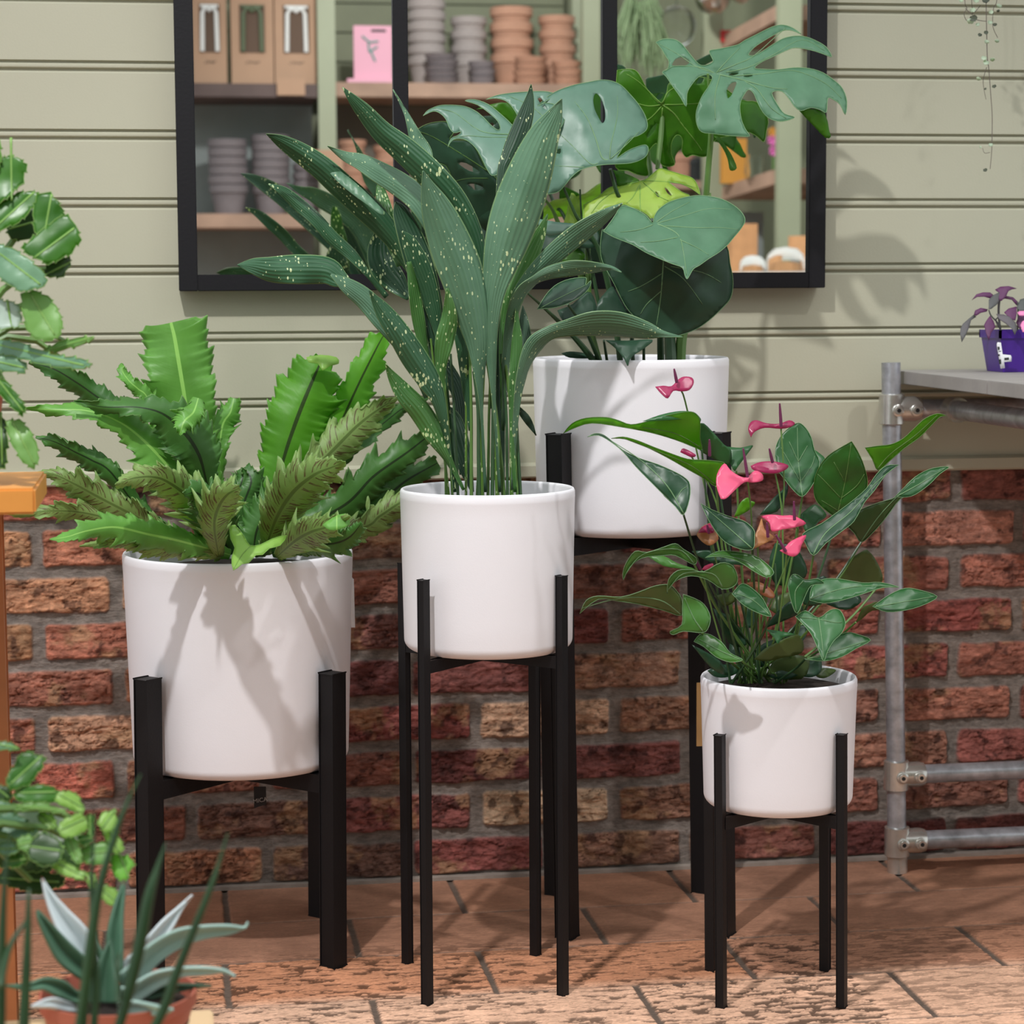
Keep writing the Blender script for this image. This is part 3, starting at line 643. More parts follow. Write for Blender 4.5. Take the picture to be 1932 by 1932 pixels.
pleaf(mo, TA3, [(50,455),(150,450),(195,485),(240,570),(300,650),(340,668),(372,600),(390,540),(480,515),(600,500),(720,550),(860,650),(960,665),(1030,770),(1022,850),(1005,925),(960,890),(900,860),(850,870),(780,885),(700,905),(650,960),(640,1010),(600,1022),(540,1010),(500,1025),(470,985),(475,920),(458,883),(430,885),(405,930),(403,1000),(425,1072),(370,1085),(330,1060),(315,960),(300,935),(262,975),(248,1010),(243,1070),(252,1142),(180,1137),(120,1112),(40,1090),(20,900),(30,700)],
      M['monbright'], -.17, 0, .03, .02, V2, [[(243,895),(270,840),(308,800),(296,845),(258,890)], [(565,545),(580,510),(612,500),(600,540)]], M['veinbr'], 3)
pleaf(mo, TA2, [(880,960),(960,860),(1040,790),(1090,740),(1150,690),(1230,650),(1330,618),(1430,598),(1520,582),(1600,590),(1670,622),(1730,682),(1790,752),(1840,832),(1862,905),(1850,952),(1800,987),(1740,1010),(1700,1052),(1665,1105),(1640,1150),(1700,1108),(1760,1078),(1840,1055),(1867,1078),(1860,1125),(1820,1162),(1740,1190),(1640,1197),(1540,1202),(1440,1218),(1370,1242),(1310,1290),(1260,1352),(1210,1400),(1130,1417),(1060,1412),(960,1380),(900,1200)],
      M['monpale'], -.33, 0.0, -.04, .03, [[(1585,1165),(1530,1150),(1480,1000),(1420,860),(1330,740)], [(1585,1165),(1595,1050),(1640,850),(1640,700)], [(1500,1190),(1440,1190),(1300,1050),(1190,950)], [(1400,1220),(1300,1215),(1130,1205)], [(1590,1160),(1700,1060),(1800,960)]],
      [[(1465,735),(1472,695),(1492,683),(1525,725),(1550,800),(1552,870),(1530,898),(1500,850),(1475,795)], [(1168,1105),(1200,1092),(1228,1085),(1222,1122)]], M['vein'], 2.6)
pleaf(mo, TA2, [(225,845),(260,803),(340,770),(430,765),(530,775),(610,810),(670,860),(720,912),(770,947),(786,930),(765,880),(700,820),(620,765),(530,735),(600,725),(700,760),(790,830),(870,905),(920,980),(860,1070),(840,1150),(780,1260),(725,1280),(690,1232),(650,1150),(610,1082),(540,1022),(470,1012),(430,1032),(405,1072),(428,1010),(480,985),(500,960),(450,970),(415,930),(390,870),(352,830),(300,812)], M['monpale'], -.36, 0, -.06, .02, [[(880,980),(700,970),(600,930),(450,820),(300,790)], [(860,1000),(700,1000),(560,990),(450,1000)]], (), M['vein'], 1.8)
pleaf(mo, TA2, [(680,727),(760,695),(860,678),(960,670),(1100,665),(1185,685),(1130,735),(1060,775),(1110,750),(1200,770),(1260,870),(1160,1000),(1060,950),(960,930),(900,820),(840,745),(760,718)], M['monpale'], -.30, 0, -.05, .02, [[(1150,900),(1020,780),(850,700)]], [[(1060,722),(1085,715),(1128,795),(1100,785)]], M['vein'], 1.8)
pleaf(mo, TA2, [(168,952),(250,905),(350,885),(410,895),(450,960),(420,1012),(480,1020),(560,1030),(620,1100),(690,1240),(760,1300),(800,1400),(740,1560),(600,1660),(530,1560),(480,1450),(450,1340),(390,1210),(290,1180),(225,1060)], M['mondark'], -.20, .02, .02, .02, [[(700,1250),(500,1120),(300,1000),(200,960)], [(700,1300),(560,1300),(460,1320)]], [[(470,1185),(540,1190),(640,1255),(560,1245)], [(540,1345),(600,1340),(668,1372),(600,1385)]], M['stem'], 1.5)
pleaf(mo, TA2, [(610,797),(700,765),(840,750),(910,850),(880,910),(800,850),(700,800)], M['monbright'], -.18, 0, .02)
pleaf(mo, TA2, [(640,1380),(760,1330),(860,1400),(980,1380),(1100,1500),(1060,1700),(900,1750),(700,1700),(600,1560)], M['mondark'], -.16, 0, .03)
VL = [[(960,170),(955,300),(960,440)], [(965,180),(900,300),(850,350)], [(970,175),(1100,290),(1180,330)], [(980,170),(1150,180),(1300,200),(1400,230)], [(940,180),(800,230),(650,330),(570,430)]]
pleaf(mo, TA7, [(508,362),(620,300),(700,232),(760,212),(830,200),(920,180),(1000,160),(1050,120),(1110,75),(1180,90),(1280,120),(1370,150),(1412,210),(1432,282),(1380,247),(1290,202),(1182,178),(1230,220),(1290,262),(1350,290),(1300,312),(1200,332),(1140,372),(1080,452),(1050,482),(1010,442),(940,400),(880,382),(830,362),(740,382),(650,422),(560,482),(505,512)], M['monlime'], -.31, 0, -.05, .02, VL, [[(1148,225),(1172,240),(1208,292),(1175,275)], [(1075,258),(1095,270),(1108,305),(1085,290)]], M['veinbr'], 2.5)
pleaf(mo, TA7, [(345,522),(370,440),(410,270),(470,330),(485,430),(470,530),(400,530)], M['monlime'], -.28)
pleaf(mo, TA7, [(740,85),(850,120),(945,165),(930,182),(850,202),(780,212),(765,150)], M['monbright'], -.29, 0, -.04)
pleaf(mo, TA7, [(655,562),(640,680),(650,790),(690,880),(750,990),(830,1150),(900,1240),(1000,1320),(1090,1372),(1180,1410),(1260,1402),(1400,1350),(1500,1282),(1600,1190),(1670,1110),(1692,1020),(1690,930),(1670,830),(1640,680),(1500,560),(1200,500),(900,500)], M['mondark'], -.40, -.01, .012, .025, [[(1140,800),(1125,1040),(1105,1200),(1085,1320)], [(1150,850),(1300,950),(1450,1150)], [(1140,900),(980,1000),(860,1050)], [(1130,1040),(1010,1150),(960,1230)], [(1200,850),(1450,900),(1600,980)]], (), M['vein'], 2.2)
pleaf(mo, TA7, [(663,572),(720,500),(770,425),(802,370),(870,377),(950,412),(1010,452),(1055,505),(1070,450),(1110,392),(1190,340),(1300,305),(1420,288),(1540,300),(1640,332),(1730,390),(1780,450),(1787,500),(1750,562),(1700,622),(1650,682),(1580,742),(1500,792),(1430,842),(1380,872),(1350,922),(1328,952),(1310,922),(1290,862),(1210,832),(1100,787),(1000,742),(900,682),(800,642),(730,612)], M['mon'], -.455, 0.0, -.075, .03, [[(1075,510),(1200,560),(1270,620),(1300,740),(1325,920)], [(1085,512),(1300,450),(1500,395),(1690,400)], [(1150,530),(1400,545),(1600,545),(1740,560)], [(1060,520),(950,560),(800,580)], [(1080,505),(1200,420),(1350,340)], [(1270,640),(1400,700),(1500,760)], [(1260,620),(1100,650),(960,660)]], (), M['vein'], 2.6)
for pts, m_, y_ in [([(610,1230),(620,1140),(670,1070),(740,1010),(800,1100),(880,1220),(930,1275),(850,1260),(740,1252),(660,1270)], 'mondark', -.36), ([(300,1200),(420,1150),(540,1050),(600,1120),(612,1250),(520,1290),(390,1310),(335,1270)], 'mondark', -.33),
                    ([(680,1435),(850,1440),(1055,1432),(990,1500),(900,1560),(872,1600),(860,1642),(842,1610),(820,1570),(760,1500)], 'mondark', -.43), ([(130,470),(300,500),(480,520),(400,560),(330,590),(200,602)], 'monpale', -.36),
                    ([(150,560),(330,600),(470,540),(620,560),(600,700),(400,700),(160,720)], 'mondark', -.30), ([(330,800),(420,700),(520,760),(470,830),(380,850)], 'monbright', -.30), ([(330,1540),(400,1525),(500,1535),(600,1560),(560,1580),(400,1575)], 'mondark', -.30)]:
    pleaf(mo, TA7, pts, M[m_], y_, 0, -.03)
pleaf(mo, TA7, [(138,1192),(180,1120),(230,1050),(300,990),(400,950),(520,938),(530,965),(527,1000),(565,963),(560,1010),(500,1080),(400,1140),(290,1177),(200,1187)], M['mondark'], -.46, 0, -.05, .02, [[(170,1180),(300,1110),(420,1050),(525,1000)]], (), M['vein'], 1.4)
for pts, Ys, m_ in [([(640,480,16),(655,700,24),(660,900,38),(648,1050,40),(630,1280,42)], (-.30, -.24), 'stem'), ([(345,680,26),(338,850,36),(322,1000,34),(312,1100,30)], (-.17, -.18), 'stem')]:
    stalk(mo, TA3, pts, M[m_], *Ys, name='petiole')
for pts, Ys, m_ in [([(1500,270,44),(1480,700,60),(1350,1200,80),(1290,1400,90),(1275,1620,92)], (-.24, -.25), 'stem'), ([(1120,240,34),(1180,800,60),(1190,1300,90),(1200,1620,100)], (-.18, -.26), 'stemdark'),
    ([(330,180,20),(440,430,28),(500,520,30),(620,700,40),(700,980,50),(760,1300,50),(800,1620,50)], (-.33, -.28), 'stemdark'), ([(720,80,32),(770,260,34),(812,350,36),(850,600,36),(900,1620,36)], (-.33, -.27), 'stemdark'),
    ([(480,240,14),(500,520,18),(560,800,30),(640,1200,30)], (-.3, -.28), 'stemdark'), ([(60,1060,14),(250,1230,30),(450,1430,46),(620,1640,60)], (-.38, -.30), 'stemdark'), ([(380,1150,20),(520,1350,30),(640,1620,36)], (-.40, -.30), 'stemdark'),
    ([(540,690,50),(545,900,52),(560,1300,50),(640,1620,50)], (-.28, -.27), 'stem'), ([(670,1440,20),(700,1640,26)], (-.38, -.30), 'stemdark'), ([(985,1440,24),(985,1640,26)], (-.36, -.29), 'stemdark'), ([(1050,480,30),(1100,700,40),(1120,1620,60)], (-.42, -.27), 'stemdark'),
    ([(200,320,24),(260,400,26),(330,560,40),(480,900,50),(560,1200,50)], (-.28, -.27), 'stem')]:
    stalk(mo, TA7, pts, M[m_], *Ys, name='petiole')
pleaf(mo, TA3, [(680,885),(720,900),(770,970),(800,1020),(828,1095),(785,1108),(770,1040),(740,970)], M['monbright'], -.26)

# ------------------------------------------------------------------ aspidistra (middle pot)
TA6 = TR(440, 150, 2.4143)
pcM = (SM[0]+.004, SM[1])
asp = empty('aspidistra_plant', (pcM[0], pcM[1], zM1-.05), 'aspidistra with long dark white speckled blades in the middle pot', 'plant')
soil_disc(asp, pcM, .119, zM1-.055)
AS = [  # path, material, Y0, Y1, fold, tilt
 ([(1090,1880,14),(1040,1700,90),(1000,1550,80),(955,1480,14)],'aspdk',-.53,-.50,.2,0),
 ([(1050,1800,40),(1030,1450,60),(960,1320,90),(890,1210,50),(870,1180,4)],'aspdk',-.50,-.44,.2,.1),
 ([(1290,1500,20),(1290,1490,20),(1340,1550,35),(1380,1622,3)],'aspdk',-.48,-.46,.2,0),
 ([(1290,1500,10),(1330,1250,60),(1325,1120,50),(1318,1030,3)],'aspdk',-.50,-.46,.2,0),
 ([(800,1000,20),(745,930,100),(690,860,130),(670,780,120),(680,700,70),(695,640,8)],'asp',-.50,-.46,.1,.2),
 ([(760,850,30),(715,700,75),(690,600,75),(670,500,40),(660,470,3)],'asplt',-.52,-.48,.2,.2),
 ([(1180,1500,20),(1190,1300,60),(1200,1100,90),(1225,950,90),(1290,800,80),(1350,650,60),(1400,500,20)],'aspdk',-.52,-.47,.2,0),
 ([(1230,1850,14),(1210,1300,60),(1225,800,70),(1230,450,60),(1255,360,75),(1290,280,92),(1330,170,76),(1350,90,42),(1357,22,3)],'aspdk',-.55,-.50,.25,.1),
 ([(900,420,30),(870,335,72),(830,260,60),(790,160,22),(728,45,3)],'aspale',-.47,-.45,.2,.1),
 ([(1000,1880,12),(970,1500,16),(930,1250,55),(900,1050,110),(850,850,130),(800,700,110),(760,600,70),(740,555,4)],'aspdk',-.58,-.56,.2,.3),
 ([(1015,1870,12),(960,1300,22),(900,1000,80),(850,850,95),(800,740,64),(770,690,3)],'asp',-.57,-.60,.2,-.2),
 ([(960,1650,12),(880,1280,32),(845,1100,58),(822,950,50),(800,830,20)],'asplt',-.58,-.60,.2,.1),
 ([(1000,900,30),(920,690,80),(850,555,112),(760,480,112),(660,420,98),(580,375,74),(510,350,45),(430,303,3)],'aspale',-.55,-.58,.3,.6),
 ([(860,930,40),(790,820,70),(735,730,90),(670,650,112),(600,580,122),(500,490,118),(400,400,110),(300,330,92),(220,282,60),(150,248,3)],'asp',-.54,-.57,.5,-.35),
 ([(700,990,25),(612,885,28),(540,800,52),(450,720,62),(380,640,60),(300,570,60),(230,510,45),(160,476,3)],'asp',-.50,-.50,.4,.3),
 ([(880,1450,20),(820,1280,60),(760,1190,84),(680,1090,100),(600,1000,95),(520,940,72),(445,888,8)],'aspale',-.60,-.66,.3,.5),
 ([(540,930,20),(480,905,90),(420,870,125),(300,865,135),(180,865,118),(90,850,72),(18,845,3)],'asp',-.62,-.66,.3,.2),
 ([(1010,1880,14),(985,1700,16),(940,1480,60),(890,1370,105),(820,1260,120),(750,1150,104),(680,1050,74),(620,962,4)],'asp',-.62,-.70,.4,.3),
 ([(1050,1870,12),(985,1740,34),(920,1620,92),(850,1510,100),(780,1430,86),(730,1360,50),(693,1295,3)],'asplt',-.62,-.68,.3,.4),
 ([(1080,1600,15),(1065,1400,46),(1045,1230,56),(1015,1120,34),(1000,1010,3)],'asp',-.58,-.58,.2,0),
 ([(1150,1150,30),(1130,900,60),(1095,720,92),(1010,560,122),(900,435,132),(780,322,122),(680,240,100),(600,150,76),(545,90,46),(498,35,3)],'asp',-.58,-.62,.4,-.3),
 ([(960,1520,12),(945,1330,44),(960,1200,84),(985,1080,72),(975,950,10)],'asplt',-.62,-.64,.3,0),
 ([(1230,1500,20),(1240,1200,60),(1270,1000,80),(1330,850,92),(1390,720,60),(1432,612,4)],'asplt',-.55,-.54,.3,0),
 ([(1230,1600,14),(1245,1250,36),(1285,1020,56),(1350,910,74),(1450,805,92),(1570,705,96),(1690,620,60),(1774,563,3)],'aspale',-.57,-.62,.3,.5),
 ([(1230,1300,20),(1265,1080,44),(1310,970,52),(1370,915,40),(1440,880,60),(1540,860,72),(1640,855,50),(1720,858,20),(1769,877,3)],'aspale',-.58,-.66,.3,.6),
 ([(1270,1870,12),(1290,1500,30),(1320,1320,50),(1370,1210,80),(1440,1155,64),(1520,1132,76),(1640,1112,112),(1760,1115,112),(1880,1142,80),(1960,1160,30),(2048,1172,3)],'aspale',-.60,-.68,.3,.7),
 ([(1150,1880,14),(1130,1500,16),(1120,1340,50),(1115,1200,110),(1085,1050,165),(1045,900,198),(1000,780,200),(950,650,170),(915,560,125),(885,480,60),(865,415,5)],'aspale',-.60,-.66,.35,.15),
 ([(1215,1880,14),(1190,1500,16),(1175,1250,50),(1172,1100,80),(1190,950,115),(1240,760,195),(1290,600,225),(1350,430,205),(1410,270,150),(1460,170,82),(1497,88,3)],'aspale',-.60,-.66,.35,-.15),
 ([(1285,1880,16),(1272,1650,22),(1280,1400,50),(1292,1200,50),(1292,1100,22),(1290,1000,4)],'asplt',-.62,-.60,.3,0),
]
for pth, m_, y0, y1, fo, ti in AS: sleaf(asp, TA6, pth, M[m_], y0, y1, fo, ti, wav=.004, nseg=5, across=8)
pleaf(asp, TA6, [(395,355),(450,395),(520,440),(590,500),(650,560),(690,605),(672,615),(610,570),(540,520),(470,460),(420,400)], M['aspale'], -.575, 0, -.05, .02)
ST = [(985,900,1180,12),(1000,960,1350,12),(1025,990,1250,14),(1060,1060,1300,12),(1085,1075,1150,16),(1120,1095,1330,18),(1135,1130,1250,18),(1160,1180,1150,14),(1180,1190,1200,18),(1205,1160,1200,20),(1235,1140,1180,22),(1250,1220,1250,14),(1268,1275,1350,18),(1300,1240,1300,20),(1310,1260,1450,16),(1110,1150,1200,14),(970,940,1450,12)]
for i, (xb, xt, yt, w) in enumerate(ST):
    xm = (xb+xt)/2+((i*37) % 17-8)
    stalk(asp, TA6, [(xb, 1925, w*1.1), (xm+(xb-xm)*.5, 1700, w), (xm, 1500, w*.9), (xt, yt, w*.8)], M['stemspeck' if i % 3 == 0 else ('stem' if i % 3 == 1 else 'stemdark')], -.57-.02*((i*7) % 3), -.58)

# ------------------------------------------------------------------ fern (large pot)
TA5 = TR(0, 560, 2.3)
pcF = (cF, SF[1])
fe = empty('fern_plant', (pcF[0], pcF[1], zF1-.05), 'broad bright green fern with ragged toothed fronds in the largest pot', 'plant')
soil_disc(fe, pcF, .168, zF1-.03)
FE = [ # path, mat, Y0, Y1, fold, tilt, jag, ruff
 ([(1000,1100,60),(1650,560,80),(1760,480,60),(1880,430,10)],'ferndk',-.20,-.12,.3,0,.6,.004),
 ([(930,1000,60),(950,700,70),(965,560,120),(1000,500,100),(1015,440,40)],'fern',-.20,-.18,.3,.2,.5,.004),
 ([(1100,1100,60),(1500,1000,130),(1640,900,160),(1760,800,150),(1900,720,60)],'ferndk',-.26,-.22,.4,.2,.6,.006),
 ([(1100,1110,60),(1550,1010,130),(1650,950,150),(1760,880,110),(1880,840,20)],'fernu',-.30,-.30,.4,.2,.6,.006),
 ([(1000,1100,80),(1300,1000,160),(1500,900,190),(1620,780,170),(1760,680,140),(1850,610,80),(1905,565,5)],'ferndk',-.28,-.26,.4,.2,.6,.008),
 ([(700,850,80),(620,640,110),(540,520,120),(430,440,112),(330,370,108),(230,312,84),(125,285,10)],'ferndk',-.26,-.24,.4,-.3,.45,.006),
 ([(700,600,70),(640,440,80),(600,400,80),(560,365,60),(530,320,50),(540,300,10)],'fern',-.25,-.28,.2,.3,.6,.006),
 ([(950,1050,100),(900,850,150),(850,700,160),(815,520,225),(795,400,250),(775,280,258),(758,180,240),(745,125,205),(742,112,190)],'fern',-.22,-.24,.3,.1,.28,.006),
 ([(1200,1060,80),(1330,900,110),(1430,660,160),(1500,500,175),(1560,370,160),(1620,250,130),(1660,175,70),(1682,150,8)],'fernb',-.22,-.20,.3,.3,.40,.006),
 ([(1100,1080,80),(1150,950,120),(1205,790,190),(1250,640,280),(1300,500,310),(1345,390,270),(1380,310,170),(1400,262,70)],'fernb',-.26,-.24,.3,.0,.35,.008),
 ([(800,1060,60),(620,940,100),(480,760,120),(400,710,120),(330,675,100),(240,630,72),(155,608,12)],'ferndk',-.34,-.36,.4,-.3,.65,.006),
 ([(1000,1100,60),(1200,900,120),(1350,760,160),(1450,660,210),(1550,560,180),(1640,490,110),(1735,432,8)],'fernu',-.30,-.28,.4,.2,.6,.008),
 ([(800,1080,60),(600,960,150),(430,870,150),(320,810,120),(230,770,66),(158,772,8)],'fernu',-.38,-.42,.3,-.3,.6,.008),
 ([(800,1090,60),(520,980,120),(350,935,100),(200,930,66),(80,945,30),(18,935,3)],'fernu',-.36,-.42,.3,-.2,.6,.006),
 ([(900,1000,80),(760,780,160),(640,640,170),(520,545,110),(380,495,72),(230,490,50),(105,482,5)],'fern',-.34,-.40,.3,.5,.45,.006),
 ([(915,900,60),(890,780,140),(860,680,230),(800,590,250),(710,510,150),(600,480,80),(450,478,60),(320,452,5)],'ferndk',-.34,-.42,.3,.3,.45,.008),
 ([(860,440,60),(840,500,110),(800,540,110),(780,600,6)],'fern',-.40,-.46,.2,.2,.5,.004),
 ([(1000,1120,60),(780,1060,150),(640,1030,150),(500,1000,130),(380,1015,90),(290,1042,52),(215,1053,4)],'fern',-.46,-.74,.3,.3,.6,.008),
 ([(960,1120,60),(780,1090,110),(660,1085,100),(540,1062,80),(440,1070,46),(345,1082,5)],'fernu',-.48,-.66,.3,-.2,.55,.008),
 ([(970,1100,60),(900,960,210),(820,870,220),(700,790,150),(590,785,100),(500,818,15)],'fernu',-.42,-.70,.3,-.1,.6,.010),
 ([(1000,1120,50),(960,1030,170),(930,950,220),(900,890,200),(850,850,100),(800,860,20)],'ferndk',-.42,-.66,.2,.1,.5,.010),
 ([(950,1130,60),(930,1000,160),(945,920,210),(985,860,150),(1040,830,30)],'fernu',-.48,-.78,.3,.1,.6,.010),
 ([(1130,1100,60),(1080,980,130),(1060,900,150),(1090,800,130),(1060,740,30)],'ferndk',-.34,-.34,.3,.1,.6,.008),
 ([(1150,1100,60),(1200,960,200),(1270,850,260),(1360,775,190),(1440,740,100),(1500,718,5)],'fernu',-.42,-.72,.3,-.1,.55,.010),
 ([(1100,1110,70),(1120,1000,170),(1200,900,200),(1250,840,150),(1330,800,30)],'ferndk',-.38,-.36,.3,-.1,.5,.010),
 ([(1200,1130,60),(1280,1060,170),(1350,1020,180),(1430,995,110),(1518,950,8)],'fernu',-.48,-.78,.3,.1,.6,.010),
 ([(1180,1110,60),(1330,1080,120),(1450,1070,130),(1520,1040,110),(1570,980,20)],'ferndk',-.44,-.62,.3,.1,.6,.008),
 ([(1050,1100,40),(1000,1000,110),(1010,900,120),(1050,800,90),(1050,740,10)],'ferndk',-.34,-.34,.3,.1,.6,.008),
]
for pth, m_, y0, y1, fo, ti, jg, rf in FE: sleaf(fe, TA5, pth, M[m_], y0, y1, fo, ti, jag=min(.8, jg*1.2), teeth=8, ruff=rf*.35, wav=.012, across=8, name='frond', bow=-.02, wmul=1.5 if m_ not in ('fernb',) else 1.3)
pleaf(fe, TA5, [(995,1000),(1020,990),(1060,1040),(1085,1078),(1130,1075),(1180,1050),(1245,1035),(1215,1080),(1170,1092),(1140,1120),(1110,1122),(1080,1155),(1050,1160),(1012,1187),(1005,1130),(1018,1090),(1000,1050)], M['cactlt'], -.66, 0, -.08, .03, [[(1090,1080),(1050,1120),(1015,1180)]], (), M['veinbr'], 1.5, name='frond', smooth=2)
pleaf(fe, TA5, [(1330,262),(1390,252),(1460,262),(1470,290),(1430,300),(1400,320),(1380,290),(1340,285)], M['cactlt'], -.275, name='frond', smooth=2)
pleaf(fe, TA5, [(1400,990),(1440,960),(1500,940),(1520,985),(1470,1010),(1430,1012)], M['fern'], -.76, name='frond', smooth=2)

